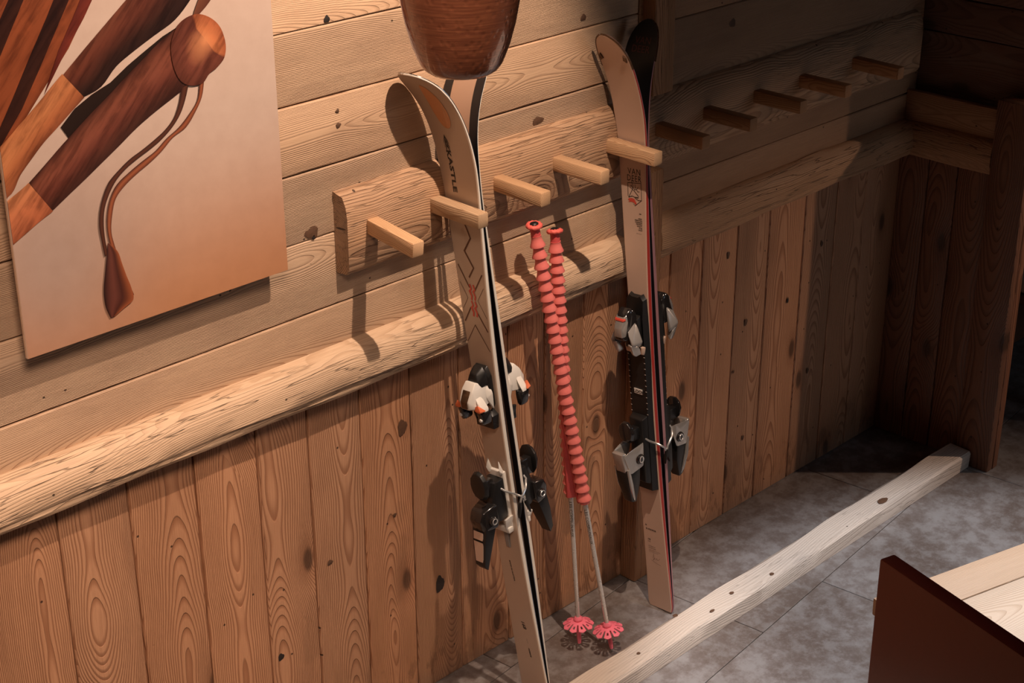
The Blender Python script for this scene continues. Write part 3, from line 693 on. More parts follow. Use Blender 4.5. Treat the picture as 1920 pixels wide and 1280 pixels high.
def bindings_white(ski, sh):
    z0 = sh.thick(0.9) + sh.cam * 0.93
    # ---------- toe piece
    toe = add(ski, 'toe_binding', hull_bm(sym([(z0, 0.020, 0.998), (z0, 0.031, 0.975), (z0, 0.031, 0.90), (z0, 0.024, 0.885), (z0 + 0.010, 0.018, 0.992), (z0 + 0.012, 0.027, 0.97), (z0 + 0.012, 0.026, 0.895)]), 0.002), M['black'])
    add(toe, 'front_dome', hull_bm(sym([(z0 + 0.010, 0.014, 1.000), (z0 + 0.010, 0.026, 0.985), (z0 + 0.010, 0.028, 0.955), (z0 + 0.034, 0.010, 0.985), (z0 + 0.040, 0.018, 0.96), (z0 + 0.036, 0.020, 0.945)]), 0.004, 3), M['black'])
    add(toe, 'housing', hull_bm(sym([(z0 + 0.012, 0.022, 0.955), (z0 + 0.012, 0.024, 0.905), (z0 + 0.045, 0.017, 0.968), (z0 + 0.060, 0.020, 0.950), (z0 + 0.074, 0.016, 0.925), (z0 + 0.074, 0.015, 0.905), (z0 + 0.056, 0.028, 0.905), (z0 + 0.040, 0.030, 0.900)]), 0.005, 3), M['white'])
    add(toe, 'badge', hull_bm(sym([(z0 + 0.060, 0.013, 0.951), (z0 + 0.0755, 0.011, 0.926), (z0 + 0.0765, 0.010, 0.908), (z0 + 0.058, 0.012, 0.945), (z0 + 0.070, 0.012, 0.91)]), 0.001), M['bronze'])
    for sg in (-1, 1):
        add(toe, 'wing', hull_bm([(z0 + 0.036, sg * 0.024, 0.935), (z0 + 0.060, sg * 0.022, 0.932), (z0 + 0.058, sg * 0.042, 0.905), (z0 + 0.034, sg * 0.044, 0.905), (z0 + 0.040, sg * 0.046, 0.885), (z0 + 0.058, sg * 0.040, 0.884), (z0 + 0.050, sg * 0.030, 0.885)], 0.004, 2), M['white'])
        add(toe, 'accent', hull_bm([(z0 + 0.0640, sg * 0.036, 0.920), (z0 + 0.0660, sg * 0.045, 0.904), (z0 + 0.0660, sg * 0.042, 0.899), (z0 + 0.0660, sg * 0.024, 0.902), (z0 + 0.0640, sg * 0.026, 0.914), (z0 + 0.048, sg * 0.0485, 0.902), (z0 + 0.056, sg * 0.038, 0.90)], 0.001), M['orange'])
        add(toe, 'jaw', hull_bm([(z0 + 0.064, sg * 0.024, 0.903), (z0 + 0.062, sg * 0.044, 0.898), (z0 + 0.030, sg * 0.047, 0.900), (z0 + 0.030, sg * 0.022, 0.903), (z0 + 0.058, sg * 0.030, 0.862), (z0 + 0.056, sg * 0.040, 0.864), (z0 + 0.028, sg * 0.040, 0.860), (z0 + 0.030, sg * 0.024, 0.866)], 0.004, 2), M['gloss_black'])
        add(toe, 'roller', hull_bm(ring_pts((z0 + 0.056, sg * 0.035, 0.878), 0.006, 8, 't') + ring_pts((z0 + 0.0625, sg * 0.035, 0.878), 0.004, 8, 't'), 0), M['white'])
        # white struts down to the plate
        add(toe, 'strut', hull_bm([(z0 + 0.006, sg * 0.022, 0.955), (z0 + 0.006, sg * 0.033, 0.93), (z0 + 0.006, sg * 0.030, 0.885), (z0 + 0.022, sg * 0.022, 0.945), (z0 + 0.024, sg * 0.027, 0.92), (z0 + 0.006, sg * 0.018, 0.885)], 0.002), M['white'])
    # sliding plate in front of the boot, an open black frame
    add(toe, 'slide_plate', merge([hull_bm([(z0, -0.036, 0.872), (z0, -0.030, 0.842), (z0 + 0.020, -0.034, 0.870), (z0 + 0.018, -0.029, 0.845), (z0, -0.026, 0.872), (z0, -0.022, 0.846), (z0 + 0.018, -0.026, 0.87)], 0.001),
                                   hull_bm([(z0, 0.036, 0.872), (z0, 0.030, 0.836), (z0 + 0.020, 0.034, 0.870), (z0 + 0.018, 0.029, 0.84), (z0, 0.018, 0.885), (z0, 0.014, 0.838), (z0 + 0.018, 0.020, 0.88)], 0.001),
                                   hull_bm(blocky((z0, z0 + 0.018), -0.031, 0.031, 0.834, 0.852), 0.002)]), M['black'])
    # ---------- heel piece
    h = add(ski, 'heel_binding', hull_bm(sym([(z0 - 0.001, 0.030, 0.712), (z0 - 0.001, 0.030, 0.545), (z0 + 0.007, 0.026, 0.708), (z0 + 0.007, 0.026, 0.55)]), 0.002), M['white'])
    add(h, 'tail_track', hull_bm(sym([(z0, 0.010, 0.552), (z0, 0.008, 0.485), (z0 + 0.006, 0.008, 0.552), (z0 + 0.003, 0.006, 0.487)]), 0.001), M['grey'])
    add(h, 'rear_bracket', merge([hull_bm([(z0, -0.036, 0.575), (z0 + 0.026, -0.034, 0.572), (z0, -0.026, 0.548), (z0 + 0.022, -0.026, 0.550), (z0, -0.022, 0.575), (z0 + 0.024, -0.022, 0.57)], 0.002),
                                  hull_bm([(z0, 0.036, 0.590), (z0 + 0.026, 0.034, 0.585), (z0, 0.024, 0.548), (z0 + 0.022, 0.024, 0.550), (z0, 0.022, 0.585), (z0 + 0.024, 0.022, 0.58)], 0.002),
                                  hull_bm(blocky((z0, z0 + 0.018), -0.03, 0.03, 0.540, 0.556), 0.003)]), M['white'])
    for sg in (-1, 1): add(h, 'front_prong', hull_bm([(z0, sg * 0.016, 0.70), (z0, sg * 0.027, 0.70), (z0 + 0.012, sg * 0.020, 0.70), (z0 + 0.010, sg * 0.018, 0.745), (z0 + 0.016, sg * 0.024, 0.715)], 0.001), M['white'])
    add(h, 'body', hull_bm(sym([(z0 + 0.007, 0.026, 0.695), (z0 + 0.007, 0.027, 0.590), (z0 + 0.034, 0.024, 0.690), (z0 + 0.050, 0.020, 0.640), (z0 + 0.050, 0.020, 0.590), (z0 + 0.030, 0.024, 0.580)]), 0.004, 2), M['black'])
    add(h, 'brake_pedal', hull_bm(ring_pts((z0 + 0.062, 0.0, 0.690), 0.031, 12, 't', 1.35) + ring_pts((z0 + 0.073, 0.0, 0.692), 0.026, 12, 't', 1.35), 0.002), M['black'])
    add(h, 'pedal_stem', hull_bm(blocky((z0 + 0.03, z0 + 0.066), -0.012, 0.012, 0.655, 0.700), 0.002), M['gloss_black'])
    add(h, 'heel_cup', hull_bm(sym([(z0 + 0.044, 0.030, 0.640), (z0 + 0.044, 0.033, 0.590), (z0 + 0.088, 0.024, 0.628), (z0 + 0.098, 0.020, 0.606), (z0 + 0.090, 0.024, 0.575), (z0 + 0.050, 0.031, 0.575)]), 0.005, 3), M['gloss_black'])
    lev = add(h, 'heel_lever', hull_bm(sym([(z0 + 0.086, 0.025, 0.590), (z0 + 0.096, 0.022, 0.540), (z0 + 0.102, 0.017, 0.482), (z0 + 0.092, 0.016, 0.468), (z0 + 0.072, 0.022, 0.53), (z0 + 0.052, 0.026, 0.585)]), 0.004, 2), M['black'])
    add(lev, 'lever_label', hull_bm(sym([(z0 + 0.0975, 0.0165, 0.548), (z0 + 0.1035, 0.0125, 0.494), (z0 + 0.092, 0.0125, 0.52)]), 0.0), M['ski_tan2'])
    add(lev, 'upper_label', hull_bm(sym([(z0 + 0.0935, 0.016, 0.575), (z0 + 0.0970, 0.016, 0.554), (z0 + 0.085, 0.0125, 0.565)]), 0.0), M['ski_tan2'])
    for sg in (-1, 1):
        pv = add(h, 'pivot', hull_bm(ring_pts((z0 + 0.064, sg * 0.028, 0.600), 0.013, 14, 'w') + ring_pts((z0 + 0.064, sg * 0.036, 0.600), 0.011, 14, 'w'), 0.001), M['gloss_black'])
        bm = bmesh.new(); pts = [(z0 + 0.064 + 0.0075 * math.cos(a), sg * 0.0368, 0.600 + 0.0075 * math.sin(a)) for a in [2 * math.pi * k / 16 for k in range(17)]]
        add(h, 'pivot_ring', tube_bm(pts, 0.0014, 6, bm=bm), M['chrome'])
    return z0

def bindings_black(ski, sh):
    z0 = sh.thick(0.8) + sh.cam * 0.9
    prof = [(0.012, 0.985), (0.022, 0.990), (0.027, 0.982), (0.032, 0.978), (0.034, 0.93), (0.035, 0.80), (0.032, 0.62), (0.034, 0.50), (0.033, 0.405)]
    lo = [(z0 - 0.002, w, s) for w, s in prof] + [(z0 - 0.002, -w, s) for w, s in reversed(prof)]
    bm = bmesh.new(); A = [bm.verts.new(p) for p in lo]; B = [bm.verts.new((p[0] + 0.022 - (0.008 if p[2] > 0.96 else 0), p[1] * 0.88, p[2] - (0.004 if p[2] > 0.9 else -0.004))) for p in lo]
    n = len(A)
    for k in range(n): bm.faces.new((A[k], A[(k + 1) % n], B[(k + 1) % n], B[k]))
    bm.faces.new(B); bm.faces.new(list(reversed(A))); bmesh.ops.recalc_face_normals(bm, faces=bm.faces[:])
    plate = add(ski, 'riser_plate', bm, M['black'], 30)
    for w in (0.028, 0.0295):
        pass
    bms = []
    for k in range(12):       # scale marks along both rims of the plate
        for sg in (-1, 1):
            x = 0.83 - k * 0.017
            bms.append(hull_bm([(z0 + 0.0202, sg * 0.026, x), (z0 + 0.0202, sg * 0.031, x), (z0 + 0.0202, sg * 0.031, x + 0.0016), (z0 + 0.0202, sg * 0.026, x + 0.0016), (z0 + 0.0208, sg * 0.0285, x + 0.0008)], 0))
    tag(add(plate, 'scale_marks', merge(bms), M['white']), kind='stuff')
    zt = z0 + 0.018
    # plate sticker and lettering
    add(plate, 'sticker', hull_bm(blocky((zt + 0.001, zt + 0.0032), -0.015, 0.014, 0.700, 0.714), 0), M['white'])
    def plain(bmt): return bmt
    vs, fs = text_pts('LOOK', 0.0125, sx=1.1, bold=0.0004)
    me = D.meshes.new('lettering'); me.from_pydata([(zt + 0.0036, -0.0165 + a, 0.7025 + b) for a, b in vs], [], fs)
    link('lettering', me, [M['ink']], plate)
    # ---------- toe
    toe = add(ski, 'toe_binding', hull_bm(sym([(zt, 0.024, 0.935), (zt, 0.026, 0.835), (zt + 0.016, 0.022, 0.925), (zt + 0.016, 0.024, 0.84)]), 0.002), M['black'])
    add(toe, 'housing', hull_bm(sym([(zt + 0.012, 0.020, 0.945), (zt + 0.030, 0.021, 0.965), (zt + 0.052, 0.015, 0.950), (zt + 0.066, 0.013, 0.915), (zt + 0.066, 0.014, 0.880), (zt + 0.050, 0.026, 0.878), (zt + 0.012, 0.026, 0.880)]), 0.005, 3), M['gloss_black'])
    add(toe, 'metal_cap', hull_bm(sym([(zt + 0.048, 0.017, 0.950), (zt + 0.055, 0.0145, 0.944), (zt + 0.069, 0.0125, 0.915), (zt + 0.0695, 0.0135, 0.890), (zt + 0.058, 0.020, 0.892), (zt + 0.048, 0.021, 0.93)]), 0.002, 2), M['silver'])
    add(toe, 'red_band', hull_bm(sym([(zt + 0.0545, 0.0175, 0.942), (zt + 0.059, 0.0145, 0.940), (zt + 0.0615, 0.0145, 0.935), (zt + 0.055, 0.0190, 0.937)]), 0.0005), M['red'])
    for sg in (-1, 1):
        add(toe, 'wing', hull_bm([(zt + 0.022, sg * 0.025, 0.930), (zt + 0.058, sg * 0.022, 0.905), (zt + 0.058, sg * 0.040, 0.872), (zt + 0.018, sg * 0.044, 0.868), (zt + 0.020, sg * 0.030, 0.850), (zt + 0.050, sg * 0.032, 0.852)], 0.004, 2), M['grey'])
        add(toe, 'jaw', hull_bm([(zt + 0.056, sg * 0.014, 0.872), (zt + 0.060, sg * 0.036, 0.868), (zt + 0.030, sg * 0.042, 0.862), (zt + 0.018, sg * 0.036, 0.830), (zt + 0.044, sg * 0.030, 0.826), (zt + 0.030, sg * 0.014, 0.84)], 0.005, 3), M['silver'])
    add(toe, 'slide_plate', hull_bm(sym([(zt, 0.036, 0.846), (zt, 0.030, 0.820), (zt + 0.011, 0.032, 0.846), (zt + 0.009, 0.028, 0.824)]), 0.002), M['ski_tan2'])
    # ---------- heel
    h = add(ski, 'heel_binding', hull_bm(sym([(zt, 0.028, 0.64), (zt, 0.029, 0.43), (zt + 0.022, 0.024, 0.630), (zt + 0.020, 0.024, 0.44)]), 0.004, 2), M['black'])
    add(h, 'brake_pedal', hull_bm(ring_pts((zt + 0.058, 0.0, 0.605), 0.028, 10, 't', 1.25) + ring_pts((zt + 0.068, 0.0, 0.607), 0.024, 10, 't', 1.25), 0.002), M['gloss_black'])
    add(h, 'pedal_stem', hull_bm(blocky((zt + 0.015, zt + 0.060), -0.013, 0.013, 0.575, 0.61), 0.003), M['black'])
    # heel cup: curved silver yoke open towards the boot
    for sg in (-1, 1):
        add(h, 'heel_yoke', hull_bm([(zt + 0.020, sg * 0.020, 0.565), (zt + 0.030, sg * 0.032, 0.572), (zt + 0.050, sg * 0.031, 0.546), (zt + 0.104, sg * 0.022, 0.556), (zt + 0.070, sg * 0.016, 0.530), (zt + 0.084, sg * 0.014, 0.500), (zt + 0.030, sg * 0.030, 0.500), (zt + 0.080, sg * 0.026, 0.49)], 0.003, 2), M['silver'])
        pv = add(h, 'pivot', hull_bm(ring_pts((zt + 0.046, sg * 0.029, 0.527), 0.016, 14, 'w') + ring_pts((zt + 0.046, sg * 0.036, 0.527), 0.013, 14, 'w'), 0.001), M['gloss_black'])
        pts = [(zt + 0.046 + 0.007 * math.cos(a), sg * 0.0368, 0.527 + 0.009 * math.sin(a)) for a in [2 * math.pi * k / 16 for k in range(17)]]
        add(h, 'pivot_ring', tube_bm(pts, 0.0018, 6), M['chrome'])
    add(h, 'heel_cup', hull_bm(sym([(zt + 0.090, 0.022, 0.560), (zt + 0.107, 0.019, 0.558), (zt + 0.100, 0.017, 0.530), (zt + 0.092, 0.020, 0.495), (zt + 0.070, 0.022, 0.50), (zt + 0.082, 0.012, 0.53)]), 0.004, 2), M['silver'])
    lev = add(h, 'heel_lever', hull_bm(sym([(zt + 0.094, 0.022, 0.508), (zt + 0.088, 0.021, 0.46), (zt + 0.072, 0.016, 0.398), (zt + 0.054, 0.016, 0.392), (zt + 0.040, 0.022, 0.45), (zt + 0.040, 0.026, 0.505)]), 0.005, 2), M['black'])
    for sg in (-1, 1):
        add(lev, 'lever_rail', tube_bm([(zt + 0.088, sg * 0.0225, 0.508), (zt + 0.080, sg * 0.022, 0.46), (zt + 0.068, sg * 0.0175, 0.418), (zt + 0.062, sg * 0.015, 0.402)], [0.005, 0.006, 0.005, 0.002], 8), M['silver'])
    return zt

def brakes(ski, zb, s0, reach, style):
    for sg in (-1, 1):
        b = add(ski, 'brake_arm', tube_bm([(zb + 0.022, sg * 0.014, s0 + 0.034), (zb + 0.016, sg * 0.034, s0 + 0.024), (zb - 0.004, sg * 0.050, s0 + 0.010), (zb - 0.026, sg * 0.053, s0 - 0.008), (zb - 0.026 - reach * 0.5, sg * 0.053, s0 - 0.022)], 0.0030, 8), M['wire'])
        add(b, 'brake_tip', hull_bm([(zb - 0.026 - reach * 0.45 + a, sg * 0.053 + w, s0 - 0.020 + q) for a in (0.003, -0.004) for w in (-0.004, 0.004) for q in (0.004, -0.006)] +
            [(zb - 0.030 - reach, sg * 0.053 + w, s0 - 0.052 + q) for w in (-0.005, 0.005) for q in (0.006, -0.006)], 0.0015), M['black'])

def pose(T, U, side):
    """side -1: top sheet towards -x (left ski of the pair); +1: towards +x"""
    T = Vector(T); s_ = (Vector(U) - T).normalized()
    w = Vector((0, -1, 0)); w = (w - s_ * w.dot(s_)).normalized(); t = w.cross(s_)
    if side > 0: t = -t; w = -w
    m = Matrix((t, w, s_)).transposed().to_4x4(); m.translation = T + t * 0.0006
    return m
def copy_tree(o, parent=None):
    c = o.copy(); COL.objects.link(c); c.parent = parent
    if parent is not None: c.matrix_parent_inverse = o.matrix_parent_inverse.copy(); c.matrix_basis = o.matrix_basis.copy()
    for ch in [x for x in D.objects if x.parent == o]: copy_tree(ch, c)
    return c

# ---------------- tan pair (left)
shA = SkiShape(1.79, 1.44, 56, 0.128, 0.084, 0.104, 0.0125, 0.0095, 1.50, 0.11, 1.75)
mA = pose((-1.187, -0.258, 0.004), (-1.273, -0.106, 1.334), -1)
skiA = empty('alpine_ski'); skiA.matrix_world = mA
me = ski_body(shA, [M['ski_tan'], M['side_white'], M['steel'], M['base_tan'], M['base_black']], 0.42)
link('ski_body', me, [], skiA)
def ski_print(ski, name, bm, mat, label=None):
    o = link(name, mesh_of(bm, name, 0), [mat], ski); return o
bm = text_on(shA, 'K', 0.0185, -0.0245, 1.536, -90, sx=1.35, bold=0.0007)
ski_print(skiA, 'lettering', merge([bm, text_on(shA, 'ASTLE', 0.0185, -0.0245, 1.518, -90, sx=1.66, spacing=1.06, bold=0.0007)]), M['ink'])
chev = []
for q, tall in ((1.5775, 0.012), (1.566, 0.0), (1.5545, 0.0)):
    chev.append(poly_bm(shA, [(-0.0255, q - 0.016 - 0.006), (-0.0175, q), (-0.0095, q - 0.016 - 0.006), (-0.0095, q - 0.0125 - 0.013), (-0.0175, q - 0.009 - (0.0 if tall else 0.0)), (-0.0255, q - 0.0125 - 0.013)][::1]))
ski_print(skiA, 'chevron_logo', merge(chev), M['ink'])
ski_print(skiA, 'tip_emblem', poly_bm(shA, [(0.004 + 0.024 * math.cos(a) * (1.0 - 0.25 * math.sin(a)), 1.665 + 0.070 * math.sin(a)) for a in [2 * math.pi * k / 28 for k in range(28)]]), M['ink_orange'])
zz = [(-0.0016, 1.362), (0.0149, 1.3216), (-0.0117, 1.2871), (0.0137, 1.2471), (-0.0061, 1.2203)]
lines = [strip_mesh(shA, zz, 0.0048), strip_mesh(shA, [(-0.0405, 1.2491), (-0.0089, 1.1941)], 0.0038), strip_mesh(shA, [(0.0405, 1.234), (0.0073, 1.1873)], 0.0038),
         strip_mesh(shA, [(-0.0126, 1.1431), (-0.0395, 1.103)], 0.0038), strip_mesh(shA, [(0.0023, 1.141), (0.0376, 1.0876)], 0.0038),
         strip_mesh(shA, [(-0.0405, 1.2039), (-0.0189, 1.1663), (-0.0405, 1.1361)], 0.0012), strip_mesh(shA, [(0.0401, 1.1997), (0.0149, 1.1645), (0.04, 1.1223)], 0.0012),
         strip_mesh(shA, [(-0.0395, 1.050), (-0.0053, 1.0986), (0.0363, 1.0364)], 0.002)]
ski_print(skiA, 'line_pattern', merge(lines), M['ink_brown'])
rb = []
for q in (1.2033, 1.1610):
    for dw, dq in ((-0.0075, 0), (0.0045, -0.003)):
        rb.append(strip_mesh(shA, [(dw, q), (dw + 0.004, q - 0.012), (dw - 0.002, q - 0.018), (dw + 0.0035, q - 0.030), (dw + 0.001, q - 0.040)], 0.0056, lift=0.0009))
ski_print(skiA, 'red_ornament', merge(rb), M['red'])
for b_ in (text_on(shA, 'MADE IN AUSTRIA', 0.0066, -0.0085, 0.4440, -84, shear=0.2, spacing=1.15, bold=0.0002), text_on(shA, '168', 0.0165, -0.005, 0.2600, -76, shear=0.25, bold=0.0003),
          text_on(shA, 'PREMIUM', 0.0066, 0.0045, 0.1770, -84, shear=0.2, spacing=1.05, bold=0.0002)): ski_print(skiA, 'lettering', b_, M['ink'])
ski_print(skiA, 'faint_lettering', text_on(shA, 'TX77', 0.0058, 0.003, 0.2060, -84, spacing=1.1), M['ink_faint'])
zb = bindings_white(skiA, shA); brakes(skiA, zb, 0.640, 0.012, 0)
tag(skiA, 'tan ski with tip curling left and zigzag print, touching the second wall peg', 'ski')
mB = pose((-1.187, -0.258, 0.004), (-1.273, -0.106, 1.334), 1)
skiB = copy_tree(skiA); skiB.matrix_world = mB
tag(skiB, 'tan ski turned away, tip behind the lamp, base to base with the zigzag ski', 'ski')
for o in (skiA, skiB): o['group'] = 'tan skis with white bindings'

# ---------------- beige pair (middle)
shC = SkiShape(1.72, 1.38, 33, 0.102, 0.072, 0.092, 0.0135, 0.0075, 1.47, 0.10, 1.3)
T2, U2 = (-0.615, -0.205, 0.004), (-0.655, -0.100, 1.244)
skiC = empty('alpine_ski'); skiC.matrix_world = pose(T2, U2, -1)
me = ski_body(shC, [M['ski_tan2'], M['side_red'], M['side_pink'], M['base_black'], M['base_black'], M['side_pink']], 0.3)
link('ski_body', me, [], skiC)
vt = [text_on(shC, 'VAN', 0.0235, -0.0165, 1.3170, 0, sx=0.88, spacing=1.12), text_on(shC, 'DEER', 0.0235, -0.0205, 1.2985, 0, sx=0.86, spacing=1.08)]
ski_print(skiC, 'lettering', merge(vt), M['ink'])
sh_ = [(-0.0180, 1.2920), (0.0280, 1.2965), (0.0282, 1.2500), (0.0045, 1.2322), (-0.0005, 1.2360)]
dl = [strip_mesh(shC, [(-0.0180, 1.2560), (-0.0180, 1.2920), (0.0280, 1.2965), (0.0282, 1.2500), (0.0045, 1.2322), (0.0005, 1.2375)], 0.0015),
      strip_mesh(shC, [(-0.0165, 1.2530), (-0.0020, 1.2760), (0.0020, 1.2745), (0.0180, 1.2600), (0.0170, 1.2560), (0.0040, 1.2560), (-0.0040, 1.2580), (-0.0165, 1.2530)], 0.0016),
      strip_mesh(shC, [(-0.0020, 1.2760), (-0.0110, 1.2810), (-0.0070, 1.2870), (0.0010, 1.2770)], 0.0014),
      strip_mesh(shC, [(0.0010, 1.2770), (0.0000, 1.2860), (-0.0040, 1.2950), (-0.0035, 1.3010)], 0.0014), strip_mesh(shC, [(0.0040, 1.2760), (0.0085, 1.2830), (0.0070, 1.2910)], 0.0014),
      strip_mesh(shC, [(0.0040, 1.2760), (0.0120, 1.2780), (0.0180, 1.2850)], 0.0014), strip_mesh(shC, [(0.0120, 1.2780), (0.0160, 1.2720), (0.0220, 1.2730)], 0.0014),
      strip_mesh(shC, [(0.0040, 1.2560), (0.0100, 1.2520), (0.0170, 1.2490), (0.0282, 1.2500)], 0.0014)]
ski_print(skiC, 'deer_emblem', merge(dl), M['ink'])
ski_print(skiC, 'red_emblem_mark', poly_bm(shC, [(-0.0160, 1.2500), (-0.0060, 1.2520), (0.0030, 1.2510), (0.0080, 1.2440), (0.0110, 1.2380), (0.0060, 1.2360), (0.0030, 1.2400), (-0.0060, 1.2420), (-0.0190, 1.2400), (-0.0120, 1.2440), (-0.0190, 1.2460)]), M['red'])
small = [strip_mesh(shC, [(0.0185, 1.2126), (0.0255, 1.2126)], 0.0016)]
for k, (wd) in enumerate(('MADE', 'PERFECTION', 'HANDMADE', 'PRECISION', 'QUALITY', 'TO BE', 'VALUE')):
    vs, fs = text_pts(wd, 0.0042); wmax = max(v[0] for v in vs)
    small.append(text_on(shC, wd, 0.0044, 0.0262 - wmax, 1.1975 - k * 0.0052, 0, bold=0.00016))
small.append(text_on(shC, 'AUSTRIA', 0.0034, 0.006, 1.1560, 0, spacing=1.4))
small += [strip_mesh(shC, [(-0.0285, 0.2745), (-0.0235, 0.2725)], 0.0026), text_on(shC, 'H-POWER', 0.0068, -0.0275, 0.2590, 0, spacing=1.3, bold=0.0003), text_on(shC, '170', 0.0070, -0.0245, 0.2250, 0, bold=0.0002), text_on(shC, 'R 18,5', 0.0040, -0.0245, 0.2185, 0),
          text_on(shC, 'POWERED BY', 0.0042, -0.0240, 0.2035, 0), text_on(shC, 'WOOD CORE', 0.0042, -0.0240, 0.1975, 0)]
for b_ in small: ski_print(skiC, 'lettering', b_, M['ink'])
sig = [(-0.012, 0.166), (-0.008, 0.182), (-0.006, 0.164), (-0.011, 0.160), (-0.003, 0.170), (0.000, 0.164), (0.003, 0.170), (0.006, 0.164), (0.012, 0.168), (0.014, 0.172)]
fl = [strip_mesh(shC, sig, 0.0009), text_on(shC, 'Handcrafted in the Alps', 0.0044, -0.0240, 0.1905, 0), text_on(shC, 'for racing and piste', 0.0044, -0.0235, 0.1855, 0), strip_mesh(shC, [(-0.018, 0.158), (0.000, 0.153), (0.016, 0.150)], 0.0008)]
ski_print(skiC, 'signature', merge(fl), M['ink_faint'])
for b_ in (text_on(shC, 'VAN', 0.0260, 0.0255, 1.655, 0, base=True, sx=-1.0), text_on(shC, 'DEER', 0.0260, 0.0310, 1.632, 0, base=True, sx=-1.0)): ski_print(skiC, 'lettering', b_, M['ink_dim_red'])
for sg in (-1, 1): ski_print(skiC, 'tip_rivet', hull_bm([shC.top(w * sg, q, e) for w, q in [(0.046, 1.650), (0.038, 1.658), (0.033, 1.642), (0.043, 1.635)] for e in (0.0, 0.003)], 0.0006), M['bronze'])
# steel tip guard round the shovel
gp_ = []
for k in range(24):
    a = -1 + 2 * k / 23; q = shC.L - 0.0004 - 0.105 * abs(a) ** 2.4; gp_.append(shC.at(shC.thick(q) * 0.5, math.copysign(shC.width(q) / 2, a), q))
ski_print(skiC, 'tip_guard', tube_bm(gp_, 0.0028, 6), M['bronze'])
zc = bindings_black(skiC, shC); brakes(skiC, zc - 0.006, 0.545, 0.012, 1)
tag(skiC, 'beige ski with red sidewall and deer emblem, facing left behind the fifth peg', 'ski')
skiD = copy_tree(skiC); skiD.matrix_world = pose(T2, U2, 1)
tag(skiD, 'black-based ski turned right, back to back with the deer emblem ski', 'ski')
for o in (skiC, skiD): o['group'] = 'beige race skis with black bindings'

